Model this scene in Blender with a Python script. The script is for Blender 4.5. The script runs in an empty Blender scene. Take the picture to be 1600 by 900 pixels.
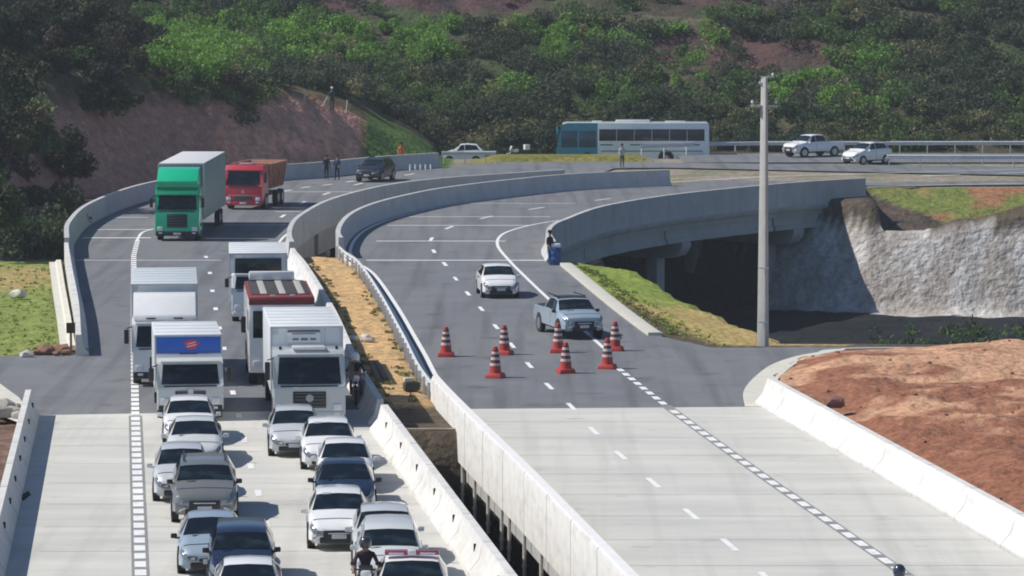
import bpy, bmesh, math, random
import numpy as np
from mathutils import Vector, Matrix, noise as mnoise
R = math.radians
random.seed(7); rng = np.random.default_rng(11)
scene = bpy.context.scene
col = scene.collection
# ------------------------------------------------------------------ camera
F = 6000.0; CH = 16.0; PITCH = math.atan(527.0/F)
cd = bpy.data.cameras.new('camera'); cam = bpy.data.objects.new('camera', cd); col.objects.link(cam)
cam.location = (0, 0, CH); cam.rotation_euler = (R(90)-PITCH, 0, 0)
cd.sensor_width = 36; cd.lens = 36*F/1600; cd.clip_end = 3000; cd.clip_start = 1
scene.camera = cam
# ------------------------------------------------------------------ world, sun, exposure
SUN_EL = R(46.5); SUN_AZ = R(-89)        # compass angle from +Y, clockwise: from the left
w = bpy.data.worlds.new('World'); scene.world = w; w.use_nodes = True
nt = w.node_tree; bg = nt.nodes['Background']; sky = nt.nodes.new('ShaderNodeTexSky')
sky.sky_type = 'NISHITA'; sky.sun_disc = False; sky.sun_elevation = SUN_EL; sky.sun_rotation = SUN_AZ
sky.air_density = 1.0; sky.dust_density = 0.3; sky.ozone_density = 6.0
nt.links.new(sky.outputs[0], bg.inputs[0]); bg.inputs[1].default_value = 0.07
sd = bpy.data.lights.new('sun', 'SUN'); sd.energy = 3.85; sd.angle = R(0.53); sd.color = (1, .95, .88)
sun = bpy.data.objects.new('sun', sd); col.objects.link(sun)
sv = Vector((math.sin(SUN_AZ)*math.cos(SUN_EL), math.cos(SUN_AZ)*math.cos(SUN_EL), math.sin(SUN_EL)))
sun.rotation_euler = sv.to_track_quat('Z', 'Y').to_euler(); sun.location = (-60, 60, 90)
vs = scene.view_settings; vs.view_transform = 'Standard'; vs.look = 'None'; vs.gamma = 1; vs.exposure = 0.36
scene.render.engine = 'CYCLES'; scene.cycles.filter_width = 1.9
scene.cycles.max_bounces = 5
# ------------------------------------------------------------------ helpers
CP, SP = math.cos(PITCH), math.sin(PITCH)
def at(px, py, z=0.0):
    "where the sight line through a point of the photograph meets the height z"
    dx, dy, dz = (px-800), F*CP - (py-450)*SP, -F*SP - (py-450)*CP
    t = (z-CH)/dz
    return Vector((dx*t, dy*t, z))
def at2(px, py, z=0.0):
    p = at(px, py, z); return (p.x, p.y)
def tag(o, label=None, cat=None, group=None, kind=None):
    if label: o['label'] = label
    if cat: o['category'] = cat
    if group: o['group'] = group
    if kind: o['kind'] = kind
    return o
def empty(name, loc, rz, label, cat, group=None):
    o = bpy.data.objects.new(name, None); col.objects.link(o); o.location = loc; o.rotation_euler = (0, 0, rz)
    o.empty_display_size = .3
    return tag(o, label, cat, group)
def link(name, me, m, parent=None, smooth=None):
    o = bpy.data.objects.new(name, me); col.objects.link(o)
    if m is not None:
        for mm in (m if isinstance(m, (list, tuple)) else [m]): me.materials.append(mm)
    if smooth is not None:
        me.shade_smooth(); me.set_sharp_from_angle(angle=R(smooth))
    if parent is not None: o.parent = parent
    return o
class MB:
    def __init__(s): s.bm = bmesh.new()
    def box(s, c, size, bev=0.0, rot=None, taper=None):
        g = bmesh.ops.create_cube(s.bm, size=1)['verts']
        for v in g:
            x, y, z = v.co
            if taper and z > 0: x *= taper[0]; y *= taper[1]
            v.co = Vector((x*size[0], y*size[1], z*size[2]))
        if rot is not None:
            M = rot if isinstance(rot, Matrix) else Matrix.Rotation(rot, 3, 'Z')
            for v in g: v.co = M @ v.co
        for v in g: v.co += Vector(c)
        if bev > 0:
            es = list({e for v in g for e in v.link_edges})
            bmesh.ops.bevel(s.bm, geom=es, offset=bev, segments=2, affect='EDGES', profile=.6)
        return s
    def cyl(s, a, b, r, r2=None, n=10, cap=True):
        a, b = Vector(a), Vector(b); r2 = r if r2 is None else r2
        d = (b-a).normalized(); up = Vector((0, 0, 1)) if abs(d.z) < .95 else Vector((1, 0, 0))
        u = d.cross(up).normalized(); v = d.cross(u)
        A, B = [], []
        for k in range(n):
            t = 2*math.pi*k/n; q = u*math.cos(t)+v*math.sin(t)
            A.append(s.bm.verts.new(a+q*r)); B.append(s.bm.verts.new(b+q*r2))
        for k in range(n):
            s.bm.faces.new((A[k], A[(k+1) % n], B[(k+1) % n], B[k]))
        if cap: s.bm.faces.new(A[::-1]); s.bm.faces.new(B)
        return s
    def lathe(s, prof, c=(0, 0, 0), n=20):
        rings = [[s.bm.verts.new((c[0]+r*math.cos(2*math.pi*k/n), c[1]+r*math.sin(2*math.pi*k/n), c[2]+z)) for k in range(n)] for r, z in prof]
        for A, B in zip(rings, rings[1:]):
            for k in range(n): s.bm.faces.new((A[k], A[(k+1) % n], B[(k+1) % n], B[k]))
        s.bm.faces.new(rings[0][::-1]); s.bm.faces.new(rings[-1]); return s
    def prism(s, prof, x0, x1, bev=0.0):
        "side outline (y, z) extruded across the width"
        A = [s.bm.verts.new((x0, y, z)) for y, z in prof]; B = [s.bm.verts.new((x1, y, z)) for y, z in prof]
        n = len(prof); fs = [s.bm.faces.new(A), s.bm.faces.new(B[::-1])]
        for k in range(n): fs.append(s.bm.faces.new((A[(k+1) % n], A[k], B[k], B[(k+1) % n])))
        if bev > 0:
            es = list({e for f in fs for e in f.edges})
            bmesh.ops.bevel(s.bm, geom=es, offset=bev, segments=2, affect='EDGES', profile=.6)
        return s
    def poly(s, pts, z=0.0, thick=0.0):
        vsx = [s.bm.verts.new((p[0], p[1], z if len(p) < 3 else p[2])) for p in pts]
        f = s.bm.faces.new(vsx); f.normal_update()
        if f.normal.z < 0: f.normal_flip()
        if thick:
            r = bmesh.ops.extrude_face_region(s.bm, geom=[f])
            for v in r['geom']:
                if isinstance(v, bmesh.types.BMVert): v.co.z -= 0
            for v in vsx: v.co.z -= thick
        bmesh.ops.triangulate(s.bm, faces=[f for f in s.bm.faces if len(f.verts) > 4]); return s
    def quad(s, a, b, c, d):
        s.bm.faces.new([s.bm.verts.new(Vector(p)) for p in (a, b, c, d)]); return s
    def sweep(s, path, prof, closed=True):
        "profile (offset to the right, z) swept along a list of (x, y[, z]) points"
        P = [Vector((p[0], p[1], p[2] if len(p) > 2 else 0)) for p in path]; rings = []
        for i, p in enumerate(P):
            d = (P[min(i+1, len(P)-1)]-P[max(i-1, 0)]); d.z = 0; d.normalize(); r = Vector((d.y, -d.x, 0))
            rings.append([s.bm.verts.new(p+r*o+Vector((0, 0, z))) for o, z in prof])
        n = len(prof)
        for A, B in zip(rings, rings[1:]):
            for k in range(n if closed else n-1): s.bm.faces.new((A[k], A[(k+1) % n], B[(k+1) % n], B[k]))
        if closed: s.bm.faces.new(rings[0][::-1]); s.bm.faces.new(rings[-1])
        return s
    def build(s, name, m, parent=None, smooth=35, fix=True):
        if fix: bmesh.ops.recalc_face_normals(s.bm, faces=s.bm.faces)
        me = bpy.data.meshes.new(name); s.bm.to_mesh(me); s.bm.free()
        return link(name, me, m, parent, smooth)
def spline(pts, n=8):
    "smooth curve through the points"
    P = [Vector((p[0], p[1], 0)) for p in pts]; P = [2*P[0]-P[1]]+P+[2*P[-1]-P[-2]]; out = []
    for i in range(1, len(P)-2):
        for k in range(n):
            t = k/n; a, b, c, d = P[i-1], P[i], P[i+1], P[i+2]
            q = .5*((2*b)+(c-a)*t+(2*a-5*b+4*c-d)*t*t+(3*b-a-3*c+d)*t**3); out.append((q.x, q.y))
    out.append((P[-2].x, P[-2].y)); return out
def length(path): return sum(math.dist(a[:2], b[:2]) for a, b in zip(path, path[1:]))
def along(path, s):
    for a, b in zip(path, path[1:]):
        L = math.dist(a[:2], b[:2])
        if s <= L and L > 0:
            t = s/L; return (a[0]+(b[0]-a[0])*t, a[1]+(b[1]-a[1])*t), math.atan2(b[1]-a[1], b[0]-a[0])
        s -= L
    a, b = path[-2], path[-1]; return (b[0], b[1]), math.atan2(b[1]-a[1], b[0]-a[0])
def resample(path, n):
    L = length(path); return [along(path, L*k/(n-1)*.99999)[0] for k in range(n)]
def offset(path, o):
    out = []
    for i, p in enumerate(path):
        a, b = path[max(i-1, 0)], path[min(i+1, len(path)-1)]; dx, dy = b[0]-a[0], b[1]-a[1]; L = math.hypot(dx, dy)
        out.append((p[0]+dy/L*o, p[1]-dx/L*o))
    return out
# ------------------------------------------------------------------ materials
MATS = {}
def mat(name, c, rough=.7, metal=0., var=0.0, vscale=2.0, bump=0.0, bscale=20., coat=0., c2=None, stretch=None, spec=None):
    if name in MATS: return MATS[name]
    m = bpy.data.materials.new(name); m.use_nodes = True; n = m.node_tree; b = n.nodes['Principled BSDF']
    b.inputs['Base Color'].default_value = (*c, 1); b.inputs['Roughness'].default_value = rough; b.inputs['Metallic'].default_value = metal
    if spec is not None: b.inputs['Specular IOR Level'].default_value = spec
    if coat: b.inputs['Coat Weight'].default_value = coat; b.inputs['Coat Roughness'].default_value = .08
    tc = n.nodes.new('ShaderNodeTexCoord'); mp = n.nodes.new('ShaderNodeMapping'); n.links.new(tc.outputs['Object'], mp.inputs[0])
    if stretch: mp.inputs['Scale'].default_value = stretch
    if var or c2:
        ns = n.nodes.new('ShaderNodeTexNoise'); ns.inputs['Scale'].default_value = vscale; ns.inputs['Detail'].default_value = 6; ns.inputs['Roughness'].default_value = .65
        n.links.new(mp.outputs[0], ns.inputs[0]); rp = n.nodes.new('ShaderNodeValToRGB'); n.links.new(ns.outputs[0], rp.inputs[0])
        rp.color_ramp.elements[0].position = .32; rp.color_ramp.elements[1].position = .68
        lo = c2 if c2 else tuple(v*(1-var) for v in c); hi = c if c2 else tuple(min(1, v*(1+var*.6)) for v in c)
        rp.color_ramp.elements[0].color = (*lo, 1); rp.color_ramp.elements[1].color = (*hi, 1)
        n.links.new(rp.outputs[0], b.inputs['Base Color'])
    if bump:
        n2 = n.nodes.new('ShaderNodeTexNoise'); n2.inputs['Scale'].default_value = bscale; n2.inputs['Detail'].default_value = 5
        n.links.new(mp.outputs[0], n2.inputs[0]); bp = n.nodes.new('ShaderNodeBump'); bp.inputs['Strength'].default_value = bump; bp.inputs['Distance'].default_value = .05
        n.links.new(n2.outputs[0], bp.inputs['Height']); n.links.new(bp.outputs[0], b.inputs['Normal'])
    MATS[name] = m; return m
def mix_noise(m, scale, c, amount, lo=.5, hi=.7, stretch=(1, 1, 1)):
    "a second, larger layer of stains over a material"
    n = m.node_tree; b = n.nodes['Principled BSDF']; tc = n.nodes.new('ShaderNodeTexCoord'); mp = n.nodes.new('ShaderNodeMapping'); mp.inputs['Scale'].default_value = stretch
    n.links.new(tc.outputs['Object'], mp.inputs[0]); ns = n.nodes.new('ShaderNodeTexNoise'); ns.inputs['Scale'].default_value = scale; ns.inputs['Detail'].default_value = 7
    n.links.new(mp.outputs[0], ns.inputs[0]); mr = n.nodes.new('ShaderNodeMapRange'); mr.inputs[1].default_value = lo; mr.inputs[2].default_value = hi; mr.inputs[3].default_value = 0; mr.inputs[4].default_value = amount
    n.links.new(ns.outputs[0], mr.inputs[0]); mx = n.nodes.new('ShaderNodeMix'); mx.data_type = 'RGBA'; n.links.new(mr.outputs[0], mx.inputs[0])
    mx.inputs[7].default_value = (*c, 1)
    lk = b.inputs['Base Color'].links
    if lk: n.links.new(lk[0].from_socket, mx.inputs[6])
    else: mx.inputs[6].default_value = b.inputs['Base Color'].default_value
    n.links.new(mx.outputs[2], b.inputs['Base Color']); return m
asphalt = mat('asphalt', (.160, .167, .180), .85, var=.16, vscale=.35, bump=.15, bscale=40)
mix_noise(asphalt, .12, (.20, .195, .19), .6, .45, .7, (1, .25, 1)); mix_noise(asphalt, 1.0, (.090, .092, .10), .75, .48, .72, (1.3, .05, 1)); mix_noise(asphalt, .5, (.085, .085, .085), .7, .60, .70)
pavement = mat('concrete_pavement', (.58, .57, .52), .85, var=.10, vscale=.5, bump=.1, bscale=60, stretch=(.4, 1.6, 1))
mix_noise(pavement, .35, (.38, .375, .36), .5, .45, .75, (.35, 1.2, 1)); mix_noise(pavement, 1.0, (.36, .35, .32), .4, .52, .75, (1.4, .045, 1)); mix_noise(pavement, .7, (.30, .29, .27), .5, .64, .74)
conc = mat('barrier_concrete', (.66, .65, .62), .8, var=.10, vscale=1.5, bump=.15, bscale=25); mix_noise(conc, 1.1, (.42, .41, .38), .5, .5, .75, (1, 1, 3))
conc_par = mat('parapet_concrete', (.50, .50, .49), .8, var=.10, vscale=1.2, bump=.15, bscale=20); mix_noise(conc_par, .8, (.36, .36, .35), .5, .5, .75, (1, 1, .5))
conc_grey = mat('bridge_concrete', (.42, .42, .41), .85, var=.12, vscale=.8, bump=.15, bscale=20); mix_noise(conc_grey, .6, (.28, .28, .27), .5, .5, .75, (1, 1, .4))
paint = mat('road_paint', (.82, .82, .80), .6, var=.08, vscale=3); mix_noise(paint, 4., (.45, .45, .44), .6, .55, .72)
black_paint = mat('black_road_paint', (.25, .25, .24), .8, var=.2, vscale=3)
hole = mat('hole_black', (.015, .015, .015), .9)
steel = mat('galvanised_steel', (.62, .65, .67), .5, .2, var=.12, vscale=4)
rubber = mat('tyre_rubber', (.022, .022, .024), .85)
rimm = mat('wheel_rim', (.42, .43, .45), .35, .8)
glass = mat('dark_glass', (.005, .009, .014), .05, spec=.45)
mix_noise(glass, 1.3, (.03, .05, .06), .7, .5, .7, (1, 1, 2.5))
blackp = mat('black_plastic', (.02, .02, .022), .5)
lampm = mat('lamp_lens', (.72, .74, .76), .15, coat=1)
headm = mat('headlamp_grey', (.22, .24, .26), .10, .3, coat=1)
redlamp = mat('red_lens', (.45, .02, .02), .2, coat=1)
platem = mat('number_plate_grey', (.55, .56, .58), .4)
chrome = mat('chrome', (.6, .61, .63), .2, .9)
woodm = mat('old_wood', (.20, .12, .07), .85, var=.3, vscale=5)
# ------------------------------------------------------------------ key lines of the place (world metres)
A = at2
# left carriageway
L_wall = [(-8.6, 55), at2(8, 900), at2(62, 649)]                                                # base of the foreground wall, road side
L_edge = spline([at2(139, 556), at2(134, 500), at2(122, 440), at2(116, 400), at2(120, 375), at2(152, 345), at2(232, 314), at2(350, 292), at2(430, 283), at2(500, 278), at2(600, 268), at2(690, 262)])
R_wall = [(5.0, 55), at2(803, 902, .88), at2(600, 632, .88)]                                    # top line of the median wall
M_edge = spline([at2(600, 632, .88), at2(556, 560, .9), at2(520, 480, .95), at2(478, 410, 1.0), at2(458, 384, 1.05), at2(451, 364, 1.1), at2(458, 345, 1.1), at2(477, 330, 1.1), at2(510, 313, 1.1), at2(560, 298, 1.1), at2(620, 286, 1.1), at2(700, 277, 1.1), at2(800, 270, 1.1), at2(880, 265, 1.1)])
# right carriageway
B_edge = spline([at2(1075, 985, .85), at2(990, 900, .85), at2(835, 742, .85), at2(680, 588, .85), at2(636, 515, .85), at2(600, 452, .85), at2(566, 402, .9), at2(540, 380, 1.0), at2(529, 360, 1.1), at2(545, 336, 1.1), at2(582, 318, 1.1), at2(640, 303, 1.1), at2(700, 292, 1.1), at2(800, 280, 1.1), at2(900, 271, 1.1), at2(1045, 265, 1.1)])
C_edge = spline([at2(864, 380, 1.0), at2(856, 362, 1.1), at2(863, 351, 1.1), at2(880, 343, 1.1), at2(940, 322, 1.1), at2(1040, 305, 1.1), at2(1150, 293, 1.1), at2(1250, 284, 1.1), at2(1350, 278, 1.1)])
D_wall = [(20.4, 55), at2(1600, 880), at2(1188, 634)]
curb_r = spline([at2(890, 414), at2(930, 447), at2(975, 483), at2(1018, 515), at2(1032, 524.5)])
def near(path, d0, d1): return [p for p in path if d0 <= p[1] <= d1]
# ------------------------------------------------------------------ ground sheet
def sdist(X, Y, poly):
    "signed distance to a polygon, positive inside"
    n = len(poly); d = np.full(X.shape, 1e9); ins = np.zeros(X.shape, bool)
    for i in range(n):
        ax, ay = poly[i]; bx_, by_ = poly[(i+1) % n]; ex, ey = bx_-ax, by_-ay
        t = np.clip(((X-ax)*ex+(Y-ay)*ey)/(ex*ex+ey*ey+1e-9), 0, 1)
        d = np.minimum(d, np.hypot(X-ax-t*ex, Y-ay-t*ey))
        c = ((ay > Y) != (by_ > Y)); xi = ex*(Y-ay)/(ey if ey else 1e-9)+ax
        ins ^= c & (X < xi)
    return np.where(ins, d, -d)
def sstep(x): x = np.clip(x, 0, 1); return x*x*(3-2*x)
def vnoise(X, Y, s, seed=0):
    r = np.random.default_rng(seed); T = r.random((64, 64)); x = X/s; y = Y/s
    xi = np.floor(x).astype(int); yi = np.floor(y).astype(int); fx = sstep(x-xi); fy = sstep(y-yi)
    g = lambda a, b: T[a % 64, b % 64]
    return (g(xi, yi)*(1-fx)+g(xi+1, yi)*fx)*(1-fy)+(g(xi, yi+1)*(1-fx)+g(xi+1, yi+1)*fx)*fy-.5
def fbm(X, Y, s, seed=0, o=4):
    return sum(vnoise(X, Y, s/2**k, seed+k)/2**k for k in range(o))
pit_poly = [(-48, 203), (-24, 201), (3.2, 199.5), (6.2, 176), (9.3, 157.5), (90, 155), (90, 240), (40, 245.5), (27.5, 247), (23.5, 247.8), (12, 256), (0, 262), (-12, 266), (-21, 258), (-30, 235), (-48, 225)]
gap_poly = [(-3.95-14*0, 128.0), (-1.2, 128.0), (20, 128), (26, 40), (-20, 40), (-13, 128)]
bank_poly = [(-300, 205), (-45, 216), (-30.5, 236), (-27.5, 252), (-22, 265.5), (-15, 273.5), (-10, 281), (-4.5, 287), (-4.5, 600), (-300, 600)]
mound_poly = [at2(1204, 596), at2(1250, 562), at2(1300, 553), at2(1400, 548), (60, 152.5), (60, 60), (22, 60), at2(1640, 860)]
leftdirt_poly = [(-60, 60), (-9.8, 60), at2(0, 860), at2(40, 655), at2(0, 642), (-60, 134)]
med_poly = [at2(594, 634), at2(676, 634), at2(640, 560), at2(600, 480), at2(560, 405), at2(478, 402), at2(505, 460), at2(540, 540)]
lgrass_poly = [at2(-400, 560), at2(0, 553), at2(100, 548), at2(92, 470), at2(84, 405), (-60, 197)]
def bank_h(X): return np.interp(X, [-60, -27, -21.5, -14.5, -12.5, -10, -4.5], [8.2, 8.0, 7.0, 5.5, 4.6, 2.9, .2])
def height(X, Y):
    z = np.full(X.shape, -.10)
    n1 = fbm(X, Y, 5, 1); n2 = fbm(X, Y, 1.3, 5, 3)
    dp = sdist(X, Y, pit_poly)
    slope_w = np.where((Y < 200) & (X < 12), 5.5, np.where((Y > 235) & (X > 12), 3.5, 4.0))
    rocky = (Y > 236) & (X > 12); ramp = np.where(rocky, np.clip((dp+.1+n2*.16+n1*.16)/3.6, 0, 1), sstep((dp+.2)/slope_w))
    lef = (Y < 202) & (X < 14); dq = dp+.3; gentle = .20*np.clip(dq, 0, 3.2)+6.3*sstep((dq-3.2)/3.5); ramp = np.where(lef, gentle/7.0, ramp)
    pit = -7.0*ramp+np.where(dp > 2, n1*.5, 0)
    z = np.where(dp > -.3, np.minimum(z, pit-.1), z)
    # grass shoulder that falls towards the rock face under the far road
    sh = (X > 24) & (Y > 246.5) & (Y < 262)
    z = np.where(sh, np.minimum(z, -1.9*sstep((262-Y)/12)-.1+n2*.25), z)
    # foreground gap between the two viaducts
    dg = sdist(X, Y, gap_poly); z = np.where(dg > 0, -.15-4.6*sstep(dg/1.4)+n1*.5, z)
    # excavated bank on the left and the hill behind everything
    db = sdist(X, Y, bank_poly); rib = .35*np.abs(vnoise(X+Y*.6, Y*0+3, .9, 30))*sstep(db/1.2)
    hb = bank_h(X); zb = hb*sstep((db+rib*3)/(2.8+.62*hb))+n1*.5*sstep(db/3)
    z = np.where(db > 0, np.maximum(z, zb-.1), z)
    hill = .36*(Y-309-6*sstep((-X-5)/20))+n1*1.6; bench = .9*sstep((Y-333.5)/.8)*sstep((X-2)/10)-.9*sstep((Y-335)/4)*sstep((X-2)/10)
    hill = np.where(Y < 306, -9, hill+bench*(Y > 306)); z = np.maximum(z, np.where(Y > 306, hill, -99))
    # back road lies a little lower behind the grass strip
    bk = sstep((Y-298)/2.2)*(1-sstep((Y-309)/3))*(X < 14)*(X > -6); z = np.where((Y > 296) & (Y < 312), z-.85*bk, z)
    gs = sstep((Y-291.5)/1.5)*(1-sstep((Y-296.5)/2))*sstep((X+3)/2)*(1-sstep((X-9.5)/2)); z = z+.45*gs
    dm = sdist(X, Y, mound_poly); z = np.where(dm > 0, .12+.38*sstep(dm/2.5)+n1*.30*sstep(dm/2)+n2*.22*sstep(dm/1)+fbm(X, Y, 1.1, 71, 2)*.34*sstep((146-Y)/16)*sstep(dm/1), z)
    dl = sdist(X, Y, leftdirt_poly); z = np.where(dl > 0, -.15+n2*.25, z)
    dd = sdist(X, Y, med_poly); z = np.where(dd > 0, .03+n1*.16*sstep(dd/.8)+n2*.06, z)
    return z
def axis(lo, hi, step, far, n):
    core = np.arange(lo, hi, step); g = np.geomspace(step*2, far, n)
    return np.concatenate([(lo-g)[::-1], core, hi+g])
xs = axis(-48, 48, .45, 260, 20)
ys = np.concatenate([np.linspace(-80, 55, 9), np.arange(60, 92, 1.5), np.arange(92, 352, .45), 352+np.geomspace(1, 130, 22)])
X, Y = np.meshgrid(xs, ys); Z = height(X, Y)
def grid_mesh(name, X, Y, Z):
    h, w_ = X.shape; me = bpy.data.meshes.new(name)
    idx = np.arange(h*w_).reshape(h, w_); q = np.stack([idx[:-1, :-1], idx[:-1, 1:], idx[1:, 1:], idx[1:, :-1]], -1).reshape(-1, 4)
    me.vertices.add(h*w_); me.vertices.foreach_set('co', np.stack([X, Y, Z], -1).reshape(-1).astype(np.float32))
    me.loops.add(q.size); me.loops.foreach_set('vertex_index', q.reshape(-1).astype(np.int32))
    me.polygons.add(len(q)); me.polygons.foreach_set('loop_start', (np.arange(len(q))*4).astype(np.int32)); me.polygons.foreach_set('loop_total', np.full(len(q), 4, np.int32))
    me.update(calc_edges=True); return me
gm = grid_mesh('ground', X, Y, Z)
# soil and grass types, by where they lie
def soften(d, n, w_=.7): return sstep((d+n*w_)/w_+.5)[..., None]
nA = fbm(X, Y, 6, 40); nB = fbm(X, Y, 2, 50); nC = fbm(X, Y, .9, 60, 2)
C = np.ones(X.shape+(3,))*np.array([.10, .080, .058])
def lay(mask, c, c2=None, nn=None):
    global C
    cc = np.array(c)
    if c2 is not None: k = sstep(nn*2.2+.5)[..., None]; cc = cc*(1-k)+np.array(c2)*k
    C = C*(1-mask)+cc*mask
dp = sdist(X, Y, pit_poly); db = sdist(X, Y, bank_poly)
lay(soften(sdist(X, Y, lgrass_poly), nB), (.22, .27, .07), (.38, .29, .12), nA-.12-.35*(X+26)/8)
lay(soften(dp-1.5, nB), (.016, .02, .024), (.022, .024, .026), nB)                              # near-black floor of the underpass
lay(sstep((dp+1.5)/1)[..., None]*(1-sstep((dp-4.2)/1))[..., None]*((Y < 201) & (X < 14) & (X > 2))[..., None], (.24, .31, .06), (.44, .33, .13), (176-Y)/24+nB*.5)
lay(((dp > .3) & (dp < 4.6) & (Y > 232) & (X > 16.5) & (Z < -1.7+.25*nA))[..., None], (.54, .52, .49), (.40, .36, .32), nC*.8+nB*.7)   # pale rock face
lay(((X > 24.3) & (dp < -.4) & (Y > 247.5) & (Y < 263.5))[..., None], (.16, .19, .05), (.30, .15, .08), nB+(X-33)/18)
lay((((X-23)/9+(Y-247)/14 < 1.0) & (dp < .3) & (X > 22) & (Y > 247) & (Y < 262))[..., None], (.10, .075, .06), (.07, .06, .05), nB)  # brown slope at the bridge end, its shade put into the dark colour
lay(soften(db+.5, nC), (.58, .29, .20), (.42, .23, .18), nB-(X+19)/9)
lay((db > -.5)[..., None]*sstep((X+22)/6)[..., None], (.66, .34, .25), (.42, .24, .18), nC)
lay(sstep((db-4.2)/1.5)[..., None], (.10, .10, .05), (.13, .09, .05), nB)
lay((sstep((X+11.6)/1)*(db > -2))[..., None], (.09, .15, .035))
lay((Y > 306)[..., None]*np.ones(X.shape)[..., None], (.06, .08, .035), (.07, .06, .04), nA)
brown = (sstep((X-11)/3)*(1-sstep((X-29)/4))*sstep((Y-326)/2)*(1-sstep((Y-334.5)/.7)))[..., None]; lay(brown, (.095, .055, .05), (.07, .05, .045), nB)
lay((sstep((Y-333.6)/.5)*(1-sstep((Y-334.6)/.5))*(X > 3))[..., None], (.13, .125, .075))
lay((sstep((Y-339)/2)*(X > -18)*(1-sstep((X-24)/4)))[..., None], (.10, .055, .055), (.06, .045, .045), nB)
lay(soften(sdist(X, Y, leftdirt_poly), nC), (.13, .075, .055), (.20, .13, .10), nB)
lay(soften(sdist(X, Y, med_poly), nC*.4), (.60, .38, .18), (.50, .34, .17), nB+nA*.5)
lay(((Y > 262) & (Y < 306) & (X > -4.5))[..., None], (.30, .26, .21), (.22, .21, .14), nB)
gsm = (sstep((Y-291)/.7)*(1-sstep((Y-299)/1))*sstep((X+3.5)/1)*(1-sstep((X-9.5)/1.5)))[..., None]; lay(gsm, (.17, .17, .04), (.22, .20, .06), nB)
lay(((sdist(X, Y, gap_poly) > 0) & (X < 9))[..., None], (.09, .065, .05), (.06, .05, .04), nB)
lay(soften(sdist(X, Y, mound_poly), nC), (.52, .30, .185), (.28, .125, .075), nB*1.1+nC*.6+nA*.8+(139-Y)/24)
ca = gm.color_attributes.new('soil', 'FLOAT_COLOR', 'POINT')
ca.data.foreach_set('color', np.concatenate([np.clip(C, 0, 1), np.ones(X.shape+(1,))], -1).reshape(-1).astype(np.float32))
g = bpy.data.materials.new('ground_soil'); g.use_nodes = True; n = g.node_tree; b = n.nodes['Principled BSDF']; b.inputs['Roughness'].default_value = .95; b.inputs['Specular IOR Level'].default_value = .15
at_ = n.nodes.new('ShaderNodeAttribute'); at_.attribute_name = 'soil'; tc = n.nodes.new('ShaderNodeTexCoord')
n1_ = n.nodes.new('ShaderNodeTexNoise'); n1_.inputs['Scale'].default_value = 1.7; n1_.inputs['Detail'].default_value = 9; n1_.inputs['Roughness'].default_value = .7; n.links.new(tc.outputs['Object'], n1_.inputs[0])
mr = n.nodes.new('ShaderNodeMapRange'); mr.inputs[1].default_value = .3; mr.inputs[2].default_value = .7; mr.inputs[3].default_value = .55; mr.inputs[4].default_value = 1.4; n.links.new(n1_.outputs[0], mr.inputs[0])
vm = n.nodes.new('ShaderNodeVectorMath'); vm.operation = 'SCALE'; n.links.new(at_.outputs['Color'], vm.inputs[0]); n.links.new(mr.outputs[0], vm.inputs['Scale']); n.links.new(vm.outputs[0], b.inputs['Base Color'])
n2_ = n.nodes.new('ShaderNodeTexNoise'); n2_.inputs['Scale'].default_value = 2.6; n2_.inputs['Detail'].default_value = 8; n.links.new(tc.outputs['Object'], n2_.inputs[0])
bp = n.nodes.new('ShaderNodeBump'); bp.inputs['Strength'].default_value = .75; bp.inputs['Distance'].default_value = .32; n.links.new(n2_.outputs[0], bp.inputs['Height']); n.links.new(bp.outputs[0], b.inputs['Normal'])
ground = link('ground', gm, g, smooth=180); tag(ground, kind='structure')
# ------------------------------------------------------------------ road surfaces
def struct(o): o['kind'] = 'structure'; return o
Ls = resample([at2(0-500, 560)]+[at2(0, 556)]+[L_edge[0]]+L_edge, 120)
left_road = [(-80, 152), at2(0, 557), at2(100, 553)]+L_edge+[at2(800, 251), (40, 285), (90, 288), (90, 276), (40, 273), at2(1045, 262), at2(960, 263)]+[p for p in M_edge[::-1]]+[at2(600, 640), at2(600, 655), at2(62, 655), at2(30, 625), at2(0, 602), (-80, 138)]
struct(MB().poly(left_road, 0.0).build('road', asphalt, smooth=None, fix=False))
sideroad = [at2(1034, 526), at2(1110, 543), at2(1170, 543.5), at2(1260, 542), at2(1390, 542), (30, 156.5), (60, 158), (60, 153.5), (30, 152.6), at2(1380, 547), at2(1280, 553), at2(1225, 570), at2(1192, 597), at2(1186, 634)]
right_road = near(B_edge, 134, 400)+[at2(1100, 281), (24, 266), (40, 268), (90, 271), (90, 258), (40, 258.5), at2(1600, 289), at2(1350, 290)]+C_edge[::-1]+curb_r+sideroad+[at2(1186, 640), at2(720, 640)]
struct(MB().poly(right_road, 0.004).build('road', asphalt, smooth=None, fix=False))
struct(MB().poly([(-8.6-0, 55), at2(8, 900), at2(62, 649), at2(594, 640), (-4.4, 127.6), (0, 92.7), (4.9, 55)], 0.008).build('pavement', pavement, smooth=None, fix=False))
struct(MB().poly([(6.6, 55)]+near(B_edge, 60, 134.6)+[at2(1190, 636), at2(1600, 880), (20.4, 55)], 0.012).build('pavement', pavement, smooth=None, fix=False))
# the far roads behind the grass strip
struct(MB().poly([(-40, 300.5), (90, 300.5), (90, 307), (-40, 307)], -.93).build('road', asphalt, smooth=None, fix=False)) if False else None
struct(MB().poly([(-9, 299.5), (13, 300.5), (13, 307.5), (-9, 307.5)], -.78).build('road', asphalt, smooth=None, fix=False))
struct(MB().poly([(13, 291), (90, 291), (90, 304), (13, 304)], 0.0).build('road', asphalt, smooth=None, fix=False))
def ribbon(path, wd, z, mb): return mb.sweep([(p[0], p[1], z) for p in path], [(-wd/2, 0), (wd/2, 0)], closed=False)
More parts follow.
